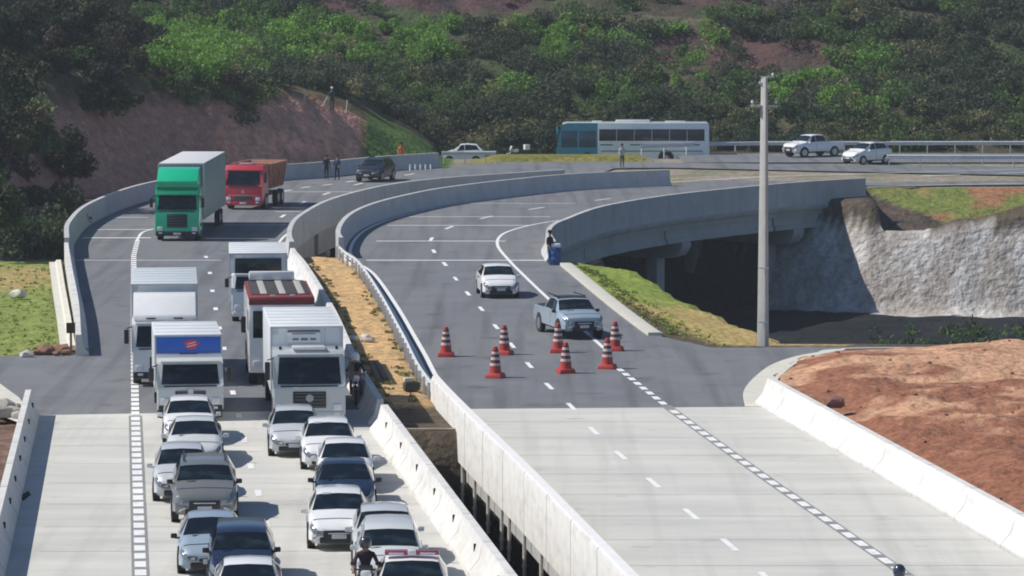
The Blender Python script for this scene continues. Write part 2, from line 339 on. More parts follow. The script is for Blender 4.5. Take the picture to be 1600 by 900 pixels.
# lane markings (paint on the road)
mk = MB(); dark = MB()
def dash(a, b, wd=.15, z=.018):
    a, b = at2(*a), at2(*b); ribbon([a, b], wd, z, mk)
Rd = [(1140, 852), (1080, 804), (1021, 755), (970, 712), (928, 674), (893, 636), (858, 604), (827, 571), (800, 540), (775, 511), (752, 483), (731, 459), (712, 436), (695, 413), (678, 393), (674, 374), (702, 356), (760, 340), (838, 326), (942, 312)]
def dashes(pts, Ld, wd=.15):
    W = [at2(*p) for p in pts]
    for i, p in enumerate(W):
        a, b_ = W[max(i-1, 0)], W[min(i+1, len(W)-1)]; d = Vector((b_[0]-a[0], b_[1]-a[1])).normalized()
        q0 = (p[0]-d.x*Ld/2, p[1]-d.y*Ld/2); q1 = (p[0]+d.x*Ld/2, p[1]+d.y*Ld/2); ribbon([q0, q1], wd, .018, mk)
dashes([(1200, 905)]+Rd[:13], 2.1, .17); dashes(Rd[13:], 2.4, .2)
dashes([(425, 872), (416, 820), (404, 771), (392, 729), (382, 688), (373, 650), (364, 614), (356, 578), (350, 545), (343, 513), (337, 483), (332, 455), (328, 427), (322, 402)], 1.3, .2)
dashes([(442, 338), (473, 317), (510, 303), (560, 288), (640, 273)], 2.4, .22); dashes([(450, 298), (478, 293), (512, 289), (548, 284)], 1.5, .25)
def blocks(path, wd, Ld, gap_, back=True):
    L = length(path); s = .2
    if back:
        ribbon(path, wd*1.5, .0165, dark)
    while s+Ld < L:
        p0, _ = along(path, s); p1, _ = along(path, s+Ld); ribbon([p0, p1], wd, .0205, mk); s += Ld+gap_
dots_l = [at2(221, 930), at2(219, 880), at2(215, 760), at2(211.5, 650), at2(210, 560), at2(209, 470), at2(209, 400), at2(215, 376)]
blocks([p for p in dots_l if p[1] < 136], .30, .95, .42); blocks([at2(211.5, 650)]+[p for p in dots_l if p[1] >= 136], .28, 1.0, .35, back=False)
dots_r = [at2(1455, 928), at2(1400, 888), at2(1290, 812), at2(1200, 750), at2(1100, 678), at2(1040, 634)]
blocks(dots_r, .26, .95, .55); blocks([at2(1040, 634), at2(1000, 603), at2(962, 573)], .24, .95, .6, back=False)
# solid lines
sol = spline([at2(944, 545), at2(905, 510), at2(862, 472), at2(825, 437), at2(796, 408), at2(778, 385), at2(781, 370), at2(800, 360), at2(840, 350), at2(884, 343.5)])
ribbon(sol, .17, .018, mk)
eB = [p for p in offset(near(B_edge, 135, 400), .62)]; ribbon(eB, .18, .018, mk)
ribbon([p for p in spline([at2(240, 358), at2(222, 364), at2(214, 376)])], .16, .018, mk)
ribbon(offset(near(M_edge, 190, 400), -.7), .15, .018, mk)
ribbon([at2(1045, 285), at2(1200, 276), at2(1600, 264.5)], .2, .018, mk); ribbon([at2(1355, 292), at2(1600, 286.5)], .25, .018, mk)
ribbon([at2(1440, 275), at2(1500, 273)], .25, .018, mk); ribbon([at2(1560, 271), at2(1620, 269)], .25, .018, mk)
# joints painted pale across the bridge decks
def cross(x0, x1, y, wd=.28): ribbon([at2(x0, y), at2(x1, y)], wd, .0145, mk)
for x0, x1, y, wd in ((118, 345, 407, .25), (130, 236, 372, .5), (150, 236, 359, .35), (176, 232, 340, .3), (350, 450, 352, .3), (430, 470, 331, .3), (572, 852, 407, .4), (588, 790, 377, .35), (606, 830, 352.5, .3), (640, 860, 339, .25), (700, 900, 318, .2), (440, 600, 300, .3)):
    cross(x0, x1, y, wd)
struct(mk.build('lane_markings', paint, smooth=None)); struct(dark.build('marking_backing', black_paint, smooth=None))
jn = MB()                                                                                      # sawn joints of the concrete slabs
for k in range(12):
    D_ = 84+k*4.4
    if D_ < 131: jn.quad((-15.6+(130-D_)*.105, D_, .0135), (-4.9+(130-D_)*.118, D_, .0135), (-4.9+(130-D_)*.118, D_+.03, .0135), (-15.6+(130-D_)*.105, D_+.03, .0135))
for k in range(12):
    D_ = 86+k*4.4
    if D_ < 133: jn.quad((-1.2+(130-D_)*.11, D_, .0165), (9.2+(130-D_)*.145, D_, .0165), (9.2+(130-D_)*.145, D_+.03, .0165), (-1.2+(130-D_)*.11, D_+.03, .0165))
struct(jn.build('slab_joints', mat('joint_grey', (.36, .355, .33), .9), smooth=None))
# kerbs and gutters
kc = mat('kerb_concrete', (.60, .58, .50), .85, var=.12, vscale=1.2, bump=.1)
tag(MB().sweep(curb_r, [(-.10, -.05), (-.10, .10), (.04, .14), (.52, .14), (.52, -.05)]).build('kerb', kc), 'beige concrete kerb and gutter beside the grass slope right of the pickup', 'kerb')
gut = spline([at2(1187, 636), at2(1184, 612), at2(1200, 590), at2(1232, 568), at2(1290, 553), at2(1390, 546.5), (32, 154)])
tag(MB().sweep(gut, [(-.55, -.05), (-.5, .022), (.35, .03), (.35, .14), (.55, .14), (.55, -.05)]).build('kerb', kc), 'curved pale kerb and gutter around the reddish earth mound', 'kerb')
tag(MB().sweep([at2(92, 410), at2(98, 450), at2(107, 500), at2(114, 545)], [(-.1, -.05), (-.1, .14), (.12, .14), (.2, .03), (.5, .03), (.5, -.05)]).build('kerb', kc), 'pale kerb and concrete strip beside the grass patch behind the left barrier', 'kerb')
struct(MB().poly([at2(-60, 598), at2(0, 600), at2(30, 622), at2(50, 650), at2(40, 665), at2(0, 650), at2(-60, 640)], .02).build('pavement', kc, smooth=None, fix=False))
# ------------------------------------------------------------------ barriers of the foreground
def holes(parent, path, spacing, off, z, n0=0, side=1, size=(.10, .16, .2)):
    L = length(path); s = 2.0+n0
    while s < L-1.0:
        p, a = along(path, s); q = (p[0]+math.sin(a)*off, p[1]-math.cos(a)*off)
        MB().box((q[0], q[1], z), (size[0], size[1], size[2]), .01, rot=a-math.pi/2).build('drain_hole', hole, parent); s += spacing
jointm = mat('panel_joint_grey', (.34, .34, .33), .9)  # plain grey for the strips along the panel joints
def joints(path, prof, par, sp=5.0, loc=True):
    L = length(path); s = sp*.6; o = None; cx = sum(p[0] for p in prof)/len(prof); cz = sum(p[1] for p in prof)/len(prof); e = .006
    pr = [(o+(e if o > cx else -e), z+(e if z > cz else -e)) for o, z in prof]
    while s < L-1:
        o = MB().sweep([along(path, s)[0], along(path, s+.035)[0]], pr).build('joint', jointm, par); s += sp
        if par.type == 'EMPTY': o.matrix_parent_inverse = Matrix.Translation(-Vector(par.location))
    return o
def barrier(path, prof, label, m=conc, group=None):
    b = tag(MB().sweep(path, prof).build('concrete_barrier', m, smooth=30), label, 'barrier', group); joints(path, prof, b); return b
NJ = lambda h, back=-.22: [(back, -.1), (back, h), (0, h), (.06, h*.35), (.26, .10), (.28, -.1)]    # road side to the right of the path
wl = offset([(-8.6, 55), at2(8, 900), at2(62, 649)], -.28)
b1 = barrier(wl, [(-.2, -.6), (-.2, .9), (0, .9), (.10, .4), (.28, .08), (.28, -.1)], 'low concrete wall with drain holes at the lower left edge of the road')
holes(b1, wl, 4.6, .06, .55, size=(.12, .16, .16))
wr = [(5.0, 55), at2(803, 902, .88), at2(600, 632, .88)]
b2 = barrier(wr, [(.12, -1.1), (.12, .88), (-.10, .88), (-.22, .42), (-.48, .10), (-.5, -.1)], 'bright white concrete barrier with drain holes right of the car queue')
holes(b2, wr, 5.2, -.17, .55, n0=.6, size=(.10, .14, .2))
br_ = [(20.75, 55), at2(1612, 872), at2(1194, 630)]
b3 = barrier(br_, [(.35, -.1), (.35, .9), (.12, .9), (-.05, .38), (-.32, .08), (-.34, -.1)], 'long white concrete barrier holding back the reddish earth mound')
# barriers from the junction to the bridges
bl = [p for p in L_edge if p[1] < 200.5]
b4 = barrier(offset(bl, -.3), [(-.22, -.1), (-.22, .85), (0, .85), (.08, .35), (.3, .05), (.3, -.1)], 'short grey concrete barrier beside the grass patch at left')
bm_ = [p for p in M_edge if 128.5 < p[1] < 196]
b5 = barrier(offset(bm_, 0), [(.12, -.1), (.12, .85), (-.1, .85), (-.2, .35), (-.42, .05), (-.42, -.1)], 'grey concrete barrier between the truck queue and the sandy median', conc)
bmid = [p for p in B_edge if 135.5 < p[1] < 201]
# foreground viaduct under the right carriageway
via = empty('viaduct', (0, 100, 0), 0, 'white viaduct side wall of the right carriageway above the dark gap', 'viaduct')
def child(o, par):
    o.parent = par; o.matrix_parent_inverse = par.matrix_world.inverted() if False else Matrix.Translation(-Vector(par.location)); return o
pv = [p for p in B_edge if p[1] <= 136.5]
child(MB().sweep(pv, [(-.16, -1.05), (-.16, .72), (-.12, .80), (.16, .80), (.2, .3), (.4, -.02), (.4, -1.05)]).build('parapet', conc, smooth=30), via)
joints(pv, [(-.16, -1.05), (-.16, .72), (-.12, .80), (.16, .80), (.2, .3), (.4, -.02), (.4, -1.05)], via, 4.8)
child(MB().sweep(pv, [(-.10, .80), (-.10, .87), (.12, .87), (.12, .80)]).build('coping', mat('coping_white', (.78, .77, .75), .7, var=.06)), via)
child(MB().sweep(pv, [(.1, -1.7), (.1, -.9), (11.0, -.9), (11.0, -1.7)]).build('deck_slab', conc_grey, smooth=30), via)
via2 = tag(MB().sweep([(4.9, 55), (0, 92.7), (-4.2, 128)], [(-11.9, -1.6), (-11.9, -.02), (-.02, -.02), (-.02, -1.6)]).build('deck_slab', conc_grey, smooth=30), 'concrete deck slab carrying the car queue', 'deck slab')
# PVC drain pipes hanging under the side wall
pvc = mat('pvc_white', (.62, .60, .54), .5, var=.15, vscale=3)
pl_ = [(686, 'highest and farthest'), (705, 'second'), (724, 'third'), (743, 'fourth'), (764, 'fifth'), (786, 'sixth'), (798, 'seventh'), (822, 'eighth'), (849, 'ninth')]
Lpv = length(pv)
for px_, w_ in pl_:
    best = min(np.linspace(0, Lpv, 600), key=lambda s: abs(800+F*(along(pv, s)[0][0])/(along(pv, s)[0][1])-px_ - 3))
    p, a = along(pv, best)
    m_ = MB().cyl((p[0]-.1, p[1], -1.0), (p[0]-.1, p[1], -2.35+random.uniform(-.1, .1)), .055, n=8)
    m_.cyl((p[0]-.1, p[1], -2.0), (p[0]-.1, p[1], -2.08), .075, n=8)
    lab = ('farthest white drain pipe under the viaduct side wall, beside the sandy median' if px_ == 686 else 'nearest white drain pipe hanging under the viaduct side wall' if px_ == 849 else '%s white drain pipe under the viaduct side wall, counted from the sandy median' % w_)
    tag(m_.build('drain_pipe', pvc), lab, 'pipe', 'drain pipes hanging under the viaduct side wall')
tag(MB().box((-2.55, 128.4, -1.6), (3.6, .3, 3.15), .02).build('retaining_wall', mat('stained_concrete', (.26, .21, .16), .9, var=.3, vscale=1.3)), 'stained retaining wall closing the end of the sandy median', 'retaining wall')
# ------------------------------------------------------------------ guardrails
def guardrail(path, label, z=0.0, h=.75, sp=2.0, group=None, off=0.0):
    t = empty('guardrail', (path[0][0], path[0][1], z), 0, label, 'guardrail', group); o = Vector((path[0][0], path[0][1], 0))
    P = [(p[0]-o.x, p[1]-o.y, 0) for p in offset(path, off)]
    MB().sweep(P, [(-.03, h-.32), (.02, h-.24), (-.03, h-.16), (.02, h-.08), (-.03, h), (-.045, h), (.0, h-.08), (-.045, h-.16), (.0, h-.24), (-.045, h-.32)]).build('rail', steel, t, smooth=None)
    L = length(P); s = .2; k = 0
    while s < L and k < 100:
        p, a = along(P, s); MB().box((p[0]-math.sin(a)*.1, p[1]+math.cos(a)*.1, (h-.1)/2-.1), (.07, .09, h+.05), .01, rot=a).build('post', steel, t); s += sp; k += 1
    return t
guardrail(offset(bmid, -.12), 'steel guardrail between the sandy median and the cone area', h=.72)
tag(MB().sweep(offset(bmid, .18), [(-.12, -.05), (-.12, .16), (.12, .16), (.14, -.05)]).build('kerb', mat('white_kerb', (.74, .73, .70), .7, var=.08)), 'narrow white kerb along the median guardrail', 'kerb')
guardrail([at2(1385, 261.5), at2(1500, 262), at2(1600, 262), (46, 285)], 'near steel guardrail on slim posts beside the far right road', h=.95, sp=2.3)
guardrail([at2(1000, 252), at2(1200, 246), at2(1420, 243), (42, 300)], 'low steel guardrail between the bus and the white pickup truck', h=.8, sp=2.0) if False else None
guardrail([(10, 299.2), (15.5, 303), (20, 304.4), (50, 305)], 'long pale steel guardrail at the foot of the wooded hill behind the white pickup', h=.95, sp=2.2)
guardrail([at2(690, 255), at2(725, 254.5), at2(775, 254.5)], 'short steel guardrail near the far bend below the white passing car', h=.9, sp=1.6)
# ------------------------------------------------------------------ bridges
def loft(Lp, Rp, z0, z1, mb):
    n_ = 40; Lr, Rr = resample(Lp, n_), resample(Rp, n_); rings = []
    for a, b_ in zip(Lr, Rr): rings.append([mb.bm.verts.new((a[0], a[1], z1)), mb.bm.verts.new((b_[0], b_[1], z1)), mb.bm.verts.new((b_[0], b_[1], z0)), mb.bm.verts.new((a[0], a[1], z0))])
    for A_, B_ in zip(rings, rings[1:]):
        for k in range(4): mb.bm.faces.new((A_[k], A_[(k+1) % 4], B_[(k+1) % 4], B_[k]))
    mb.bm.faces.new(rings[0][::-1]); mb.bm.faces.new(rings[-1]); return mb
Lb = [p for p in L_edge if p[1] > 198]; Mb = [p for p in M_edge if p[1] > 196]; Bb = [p for p in B_edge if p[1] > 199]; Cb = C_edge
bridgeL = empty('bridge', (-17, 200, 0), 0, 'curved concrete bridge at left carrying the green truck', 'bridge')
bridgeR = empty('bridge', (-3, 200, 0), 0, 'curved concrete bridge at right spanning the dark underpass', 'bridge')
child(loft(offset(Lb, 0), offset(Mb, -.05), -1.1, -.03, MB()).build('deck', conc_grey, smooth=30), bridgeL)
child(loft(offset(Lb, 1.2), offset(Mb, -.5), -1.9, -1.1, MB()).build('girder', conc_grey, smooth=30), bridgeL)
PR = lambda s, h=1.1, lo=-.55: [(-.16*s, lo), (-.16*s, h), (.10*s, h), (.16*s, .4), (.36*s, .06), (.36*s, -.02), (.30*s, lo)]
child(MB().sweep(offset(Lb, -.36), PR(1)).build('parapet', conc_par, smooth=30), bridgeL)
child(MB().sweep(Mb, PR(-1)).build('parapet', conc_par, smooth=30), bridgeL)
joints(offset(Lb, -.36), PR(1), bridgeL, 4.5); joints(Mb, PR(-1), bridgeL, 4.5)
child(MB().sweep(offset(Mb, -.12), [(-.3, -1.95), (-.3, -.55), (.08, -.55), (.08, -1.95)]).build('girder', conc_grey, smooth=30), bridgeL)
child(loft(offset(Bb, 0), offset(Cb, -.05), -1.1, -.03, MB()).build('deck', conc_grey, smooth=30), bridgeR)
child(MB().sweep(Bb, PR(1)).build('parapet', conc_par, smooth=30), bridgeR)
child(MB().sweep(Cb, PR(-1)).build('parapet', conc_par, smooth=30), bridgeR)
child(MB().sweep(Cb, [(-.1, -.72), (-.1, -.46), (.26, -.46), (.26, -.60), (.2, -.72)]).build('ledge', conc_grey, smooth=30), bridgeR)
joints(Bb, PR(1), bridgeR, 4.5); joints(Cb, PR(-1), bridgeR, 4.5)
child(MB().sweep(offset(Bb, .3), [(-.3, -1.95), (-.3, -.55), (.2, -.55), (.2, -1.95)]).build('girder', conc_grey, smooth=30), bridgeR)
LC = length(Cb)
def sub(path, s0, s1, n_=14): return [along(path, s0+(s1-s0)*k/(n_-1))[0] for k in range(n_)]
def s_at(path, px_):
    return min(np.linspace(0, length(path), 500), key=lambda s: abs(800+F*along(path, s)[0][0]/along(path, s)[0][1]-px_) + (0 if along(path, s)[0][1] > 203 else 50))
sj = [1.0, s_at(Cb, 918), s_at(Cb, 1044), s_at(Cb, 1212), LC-.3]
for i in range(4):
    a, b_ = sj[i]+.12, sj[i+1]-.12
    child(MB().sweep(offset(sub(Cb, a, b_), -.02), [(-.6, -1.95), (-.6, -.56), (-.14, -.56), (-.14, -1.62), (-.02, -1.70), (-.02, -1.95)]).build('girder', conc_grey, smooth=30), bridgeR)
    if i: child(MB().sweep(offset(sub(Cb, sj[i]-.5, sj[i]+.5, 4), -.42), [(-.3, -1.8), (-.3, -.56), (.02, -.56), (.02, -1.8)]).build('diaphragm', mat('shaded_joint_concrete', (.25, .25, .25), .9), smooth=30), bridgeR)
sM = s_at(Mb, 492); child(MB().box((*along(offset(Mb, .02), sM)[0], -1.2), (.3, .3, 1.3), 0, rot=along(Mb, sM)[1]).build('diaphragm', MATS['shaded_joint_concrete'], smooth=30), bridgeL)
def pier(px_, path, par, capL, cols, side=1, flip=1):
    s = s_at(path, px_); p, a = along(path, s); nx, ny = -math.sin(a)*flip, math.cos(a)*flip     # towards the other edge of the deck
    e0 = Vector((p[0]-nx*.1, p[1]-ny*.1)); mb = MB(); rings = []
    for t_, d_ in ((0, .25), (.12, .55), (.4, .85), (.9, 1.0), (capL-.9, 1.0), (capL, .5)):
        c_ = e0+Vector((nx, ny))*t_; tx, ty = math.cos(a)*.55, math.sin(a)*.55
        rings.append([mb.bm.verts.new((c_.x-tx, c_.y-ty, -1.96)), mb.bm.verts.new((c_.x+tx, c_.y+ty, -1.96)), mb.bm.verts.new((c_.x+tx, c_.y+ty, -1.96-d_)), mb.bm.verts.new((c_.x-tx, c_.y-ty, -1.96-d_))])
    for A_, B_ in zip(rings, rings[1:]):
        for k in range(4): mb.bm.faces.new((A_[k], A_[(k+1) % 4], B_[(k+1) % 4], B_[k]))
    mb.bm.faces.new(rings[0][::-1]); mb.bm.faces.new(rings[-1])
    cap = child(mb.build('pier', conc_grey, smooth=30), par)
    for cc in cols:
        c_ = e0+Vector((nx, ny))*cc; q = MB().box((c_.x, c_.y, -5.45), (1.0, .8, 5.1), .06, rot=a).build('column', conc_grey, smooth=40); q.parent = cap; 
        q.matrix_parent_inverse = Matrix.Identity(4)
for px_, cols in ((1072, (2.2, 8.4)), (1248, (2.6, 8.6))): pier(px_, Cb, bridgeR, 11, cols)
pier(510, Mb, bridgeL, 10.5, (2.2, 8.2))
# abutments
child(MB().box((-3.4, 200.2, -4.2), (11.6, 1.0, 7.6), .02).build('abutment', conc_grey), bridgeR)
child(MB().box((-17.2, 200.2, -4.2), (11.6, 1.0, 7.6), .02).build('abutment', conc_grey), bridgeL)
child(MB().sweep([(9.5, 263.5), (22.8, 254.5)], [(-.4, -4), (-.4, -.6), (.6, -.6), (.6, -4)]).build('abutment', conc_grey), bridgeR)
hz = MB().box((0, 200, 30), (640, 600, 80)).build('haze', None, smooth=None); hm = bpy.data.materials.new('haze_air'); hm.use_nodes = True
hm.node_tree.nodes.clear(); ho = hm.node_tree.nodes.new('ShaderNodeOutputMaterial'); hv = hm.node_tree.nodes.new('ShaderNodeVolumePrincipled')
hv.inputs['Color'].default_value = (.80, .88, .96, 1); hv.inputs['Density'].default_value = .00022; hv.inputs['Anisotropy'].default_value = 0.0
hm.node_tree.links.new(hv.outputs[0], ho.inputs['Volume']); hz.data.materials.append(hm); hz['kind'] = 'stuff'
scene.cycles.volume_bounces = 0
# ------------------------------------------------------------------ vehicles
def carpaint(name, c, rough=.32, metal=0.0):
    return mat('paint_'+name, c, rough, metal, coat=.8, var=.05, vscale=1.5)
WHITE = carpaint('white', (.80, .80, .79)); SILVER = carpaint('silver', (.60, .62, .63), .35, .15); GREYS = carpaint('grey_silver', (.19, .20, .19), .32, .2)
NAVY = carpaint('navy', (.010, .018, .045), .25, .0); BLACKP = carpaint('black', (.015, .016, .02)); CREAM = carpaint('off_white', (.62, .64, .62)); LBLUE = carpaint('light_blue_silver', (.33, .41, .48), .35, .15)
# body stations: y, half width, bottom, belt height, half width of top, top height (metres, 4.0 x 1.72 x 1.45 car)
ST = {
 'hatch': [(0, .58, .27, .50, .50, .60), (.07, .74, .22, .58, .62, .70), (.30, .83, .20, .70, .70, .84), (1.0, .86, .20, .88, .76, .99), (1.80, .86, .20, .93, .60, 1.42), (2.4, .86, .20, .95, .60, 1.46), (3.3, .86, .20, .98, .57, 1.41), (3.78, .84, .22, .98, .62, 1.05), (3.96, .80, .26, .90, .66, .93), (4.0, .70, .32, .70, .60, .75)],
 'sedan': [(0, .58, .27, .50, .50, .58), (.07, .74, .22, .57, .62, .68), (.30, .83, .20, .69, .70, .81), (1.1, .86, .20, .86, .76, .95), (1.95, .86, .20, .91, .58, 1.38), (2.5, .86, .20, .93, .58, 1.42), (3.1, .86, .20, .94, .57, 1.37), (3.75, .85, .20, .94, .70, 1.03), (4.3, .82, .24, .92, .72, 1.0), (4.4, .72, .32, .70, .60, .8)],
 'suv': [(0, .64, .36, .66, .56, .78), (.07, .80, .32, .76, .68, .90), (.30, .88, .30, .90, .76, 1.05), (1.15, .91, .30, 1.06, .80, 1.16), (1.85, .91, .30, 1.10, .66, 1.62), (2.5, .91, .30, 1.12, .66, 1.68), (4.0, .91, .30, 1.14, .63, 1.64), (4.4, .90, .32, 1.12, .70, 1.2), (4.55, .86, .34, 1.0, .72, 1.06), (4.6, .78, .4, .8, .66, .85)],
 'pickup': [(0, .64, .42, .70, .56, .84), (.07, .82, .38, .80, .70, .96), (.30, .90, .36, .94, .78, 1.08), (1.2, .93, .36, 1.08, .80, 1.18), (1.85, .93, .36, 1.10, .66, 1.66), (2.4, .93, .36, 1.12, .66, 1.72), (3.15, .93, .36, 1.13, .64, 1.68), (3.45, .93, .36, 1.13, .84, 1.18), (5.1, .92, .40, 1.13, .84, 1.18), (5.2, .88, .44, 1.0, .8, 1.1)],
}
def ring(s):
    y, w_, zb, zm, wt, zt = s
    p = [(0, zb), (.86*w_, zb), (w_, zb+.10), (w_*1.0, zb+(zm-zb)*.6), (w_*.965, zm), (wt, zt-.035), (wt*.78, zt-.008), (0, zt+.012)]
    full = p+[(-x, z) for x, z in p[6:0:-1]]
    return [Vector((x, y, z)) for x, z in full]
def car(style, label, cat, paintm, px, py, rz, scale=(1, 1, 1), roof=None, extras=(), group=None, z=0.0, pos=None, lamp=True, belt=None):
    loc = Vector(pos) if pos else at(px, py, z); t = empty('parked_car' if False else {'suv': 'suv', 'pickup': 'pickup_truck'}.get(style, 'car'), loc, rz, label, cat, group)
    S = ST[style]; rings = [[Vector((p.x*scale[0], p.y*scale[1], p.z*scale[2])) for p in ring(s)] for s in S]
    mb = MB(); V = [[mb.bm.verts.new(p) for p in r] for r in rings]; n_ = len(V[0])
    for A_, B_ in zip(V, V[1:]):
        for k in range(n_): mb.bm.faces.new((A_[k], A_[(k+1) % n_], B_[(k+1) % n_], B_[k]))
    mb.bm.faces.new(V[0][::-1]); mb.bm.faces.new(V[-1])
    mb.build('body', paintm, t, smooth=32)
    def S_(u, v):
        u = min(max(u, 0), len(rings)-1.0001); i = int(u); fu = u-i; v = v % n_; j = int(v); fv = v-j; j2 = (j+1) % n_
        return (rings[i][j]*(1-fv)+rings[i][j2]*fv)*(1-fu)+(rings[i+1][j]*(1-fv)+rings[i+1][j2]*fv)*fu
    def patch(name, corners, m, off=.012, nu=4, nv=8):
        (u0, v0), (u1, v1), (u2, v2), (u3, v3) = corners; mbp = MB(); G = []
        cen = Vector((0, S_((u0+u2)/2, (v0+v2)/2).y, .75*scale[2]))
        for a in range(nu+1):
            row = []
            for c_ in range(nv+1):
                fa, fc = a/nu, c_/nv
                u = (u0*(1-fa)+u3*fa)*(1-fc)+(u1*(1-fa)+u2*fa)*fc; v = (v0*(1-fa)+v3*fa)*(1-fc)+(v1*(1-fa)+v2*fa)*fc
                p = S_(u, v); du = S_(u+.02, v)-S_(u-.02, v); dv = S_(u, v+.02)-S_(u, v-.02); nn = du.cross(dv)
                if nn.length > 0: nn.normalize()
                if nn.dot(p-cen) < 0: nn = -nn
                row.append(mbp.bm.verts.new(p+nn*off))
            G.append(row)
        for a in range(nu):
            for c_ in range(nv): mbp.bm.faces.new((G[a][c_], G[a][c_+1], G[a+1][c_+1], G[a+1][c_]))
        return mbp.build(name, m, t, smooth=60)
    W = scale[0]; Hs = scale[2]; Ys = scale[1]
    patch('windshield', [(3.10, 5.1), (3.10, 8.9), (3.90, 8.93), (3.90, 5.07)], glass)
    for s_ in (0, 1):
        f = (lambda v: v) if s_ == 0 else (lambda v: 14-v)
        patch('side_window', [(3.55, f(4.15)), (4.0, f(4.9)), (4.55, f(4.92)), (4.55, f(4.12))], glass, nv=3)
        patch('side_window', [(4.65, f(4.12)), (4.65, f(4.92)), (5.9, f(4.90)), (6.35, f(4.15))], glass, nv=3)
        if lamp: patch('headlight', [(.1, f(3.5)), (.1, f(4.85)), (2.15, f(4.7)), (1.8, f(3.8))], headm, .014, nv=3)
    if style != 'pickup': patch('rear_window', [(6.15, 5.3), (6.15, 8.7), (6.85, 8.7), (6.85, 5.3)], glass)
    else:
        patch('rear_window', [(6.2, 5.3), (6.2, 8.7), (6.8, 8.7), (6.8, 5.3)], glass); patch('bed_cover', [(7.05, 5.2), (7.05, 8.8), (7.95, 8.8), (7.95, 5.2)], blackp, .016)
    for s_ in (-1, 1):
        patch('tail_light', [(8.0, 4.0 if s_ > 0 else 10.0), (8.0, 4.9 if s_ > 0 else 9.1), (8.8, 4.9 if s_ > 0 else 9.1), (8.8, 4.0 if s_ > 0 else 10.0)], redlamp, .012, nv=2)
        mbm = MB().box((s_*(.86*W+.10), 1.32*Ys+(.1 if style in ('suv', 'pickup') else 0), (S[3][3]+.07)*Hs), (.17, .09, .13), .035); mbm.box((s_*(.86*W+.02), 1.30*Ys+(.1 if style in ('suv', 'pickup') else 0), (S[3][3]+.02)*Hs), (.12, .05, .05), .01)
        mbm.build('mirror', paintm if 'darkmirror' not in extras else blackp, t)
    for s_ in (0, 1):
        f = (lambda v: v) if s_ == 0 else (lambda v: 14-v)
        patch('door_seam', [(4.58, f(1.6)), (4.58, f(4.15)), (4.62, f(4.15)), (4.62, f(1.6))], blackp, .006, nu=1)
        patch('sill', [(2.2, f(1.05)), (2.2, f(1.75)), (6.2, f(1.75)), (6.2, f(1.05))], blackp, .008, nv=2)
    patch('hood_seam', [(2.12, 5.0), (2.12, 9.0), (2.19, 9.0), (2.19, 5.0)], blackp, .006, nu=1)
    g0 = S[0]; zf = lambda z: z*Hs
    big = 'biggrille' in extras
    MB().box((0, -.005, zf(g0[3]-.03)), ((.62 if not big else .86)*W, .06, (.10 if not big else .26)*Hs), .03).build('grille', blackp, t)
    for s_ in (-1, 1):
        if lamp: MB().box((s_*.47*W, .012, zf(g0[3]+.015)), (.34*W, .09, .15*Hs), .035, rot=Matrix.Rotation(-s_*.25, 3, 'Z') @ Matrix.Rotation(-s_*.12, 3, 'Y')).build('headlight', headm, t)
    if big: MB().box((0, -.042, zf(g0[3]+.02)), (.6*W, .02, .03), .005).build('grille_bar', chrome, t)
    for s_ in (-1, 1):
        lp_ = MB().box((s_*.47*W, -.03, zf(g0[3]+.02)), (.12*W, .03, .05*Hs), .015).build('lamp_bulb', lampm, t) if lamp and not big else None
    if big:
        for s_ in (-1, 1): MB().box((s_*.62*W, -.01, zf(g0[2]+.14)), (.22*W, .08, .07), .02, rot=Matrix.Rotation(s_*.5, 3, 'Y')).build('bumper_trim', chrome, t)
    MB().box((0, .01, zf(g0[2]+.05)), (1.06*W, .10, .17*Hs), .04).build('lower_intake', blackp, t)
    MB().box((0, -.04, zf(g0[2]+.16)), (.40, .02, .12), .005).build('number_plate', platem, t)
    for s_ in (-1, 1): MB().box((s_*.50*W, .035, zf(g0[2]+.10)), (.14, .05, .09), .02).build('fog_lamp', lampm if 'fog' in extras else blackp, t)
    MB().box((-.25*W, 1.18*Ys, (S[3][5]+.02)*Hs), (.5, .03, .012), 0, rot=Matrix.Rotation(.35, 3, 'Z')).build('wiper', blackp, t)
    wr_ = .31 if style in ('hatch', 'sedan') else .38
    yr = {'hatch': (.74, 3.2), 'sedan': (.80, 3.5), 'suv': (.85, 3.65), 'pickup': (.9, 4.1)}[style]
    for s_ in (-1, 1):
        for yy in yr:
            X1 = s_*(S[4][1]*W+.012); X0 = s_*(S[4][1]*W-.2)
            MB().cyl((s_*(S[4][1]*W-.03), yy*Ys, wr_+.02), (s_*(S[4][1]*W+.006), yy*Ys, wr_+.02), wr_+.055, n=22).build('wheel_arch', blackp, t)
            wh = MB().cyl((X0, yy*Ys, wr_), (X1, yy*Ys, wr_), wr_, n=22).build('wheel', rubber, t, smooth=40)
            mr_ = MB().cyl((X1-s_*.01, yy*Ys, wr_), (X1+s_*.012, yy*Ys, wr_), wr_*.66, n=18)
            mr_.build('rim', rimm, wh, smooth=40)
    if 'rails' in extras:
        for s_ in (-1, 1): MB().box((s_*.58*W, 3.0*Ys, S[5][5]*Hs+.02), (.04, 1.9*Ys, .05), .015).build('roof_rail', blackp, t)
    if 'darkroof' in extras: patch('roof_panel', [(4.05, 5.1), (4.05, 8.9), (6.0, 8.9), (6.0, 5.1)], blackp, .008)
    if 'sticker' in extras: 
        MB().box((-.33*W, 1.72*Ys, (S[4][5]-.04)*Hs), (.24, .05, .06), .004, rot=Matrix.Rotation(-.6, 3, 'X')).build('sticker', platem, t)
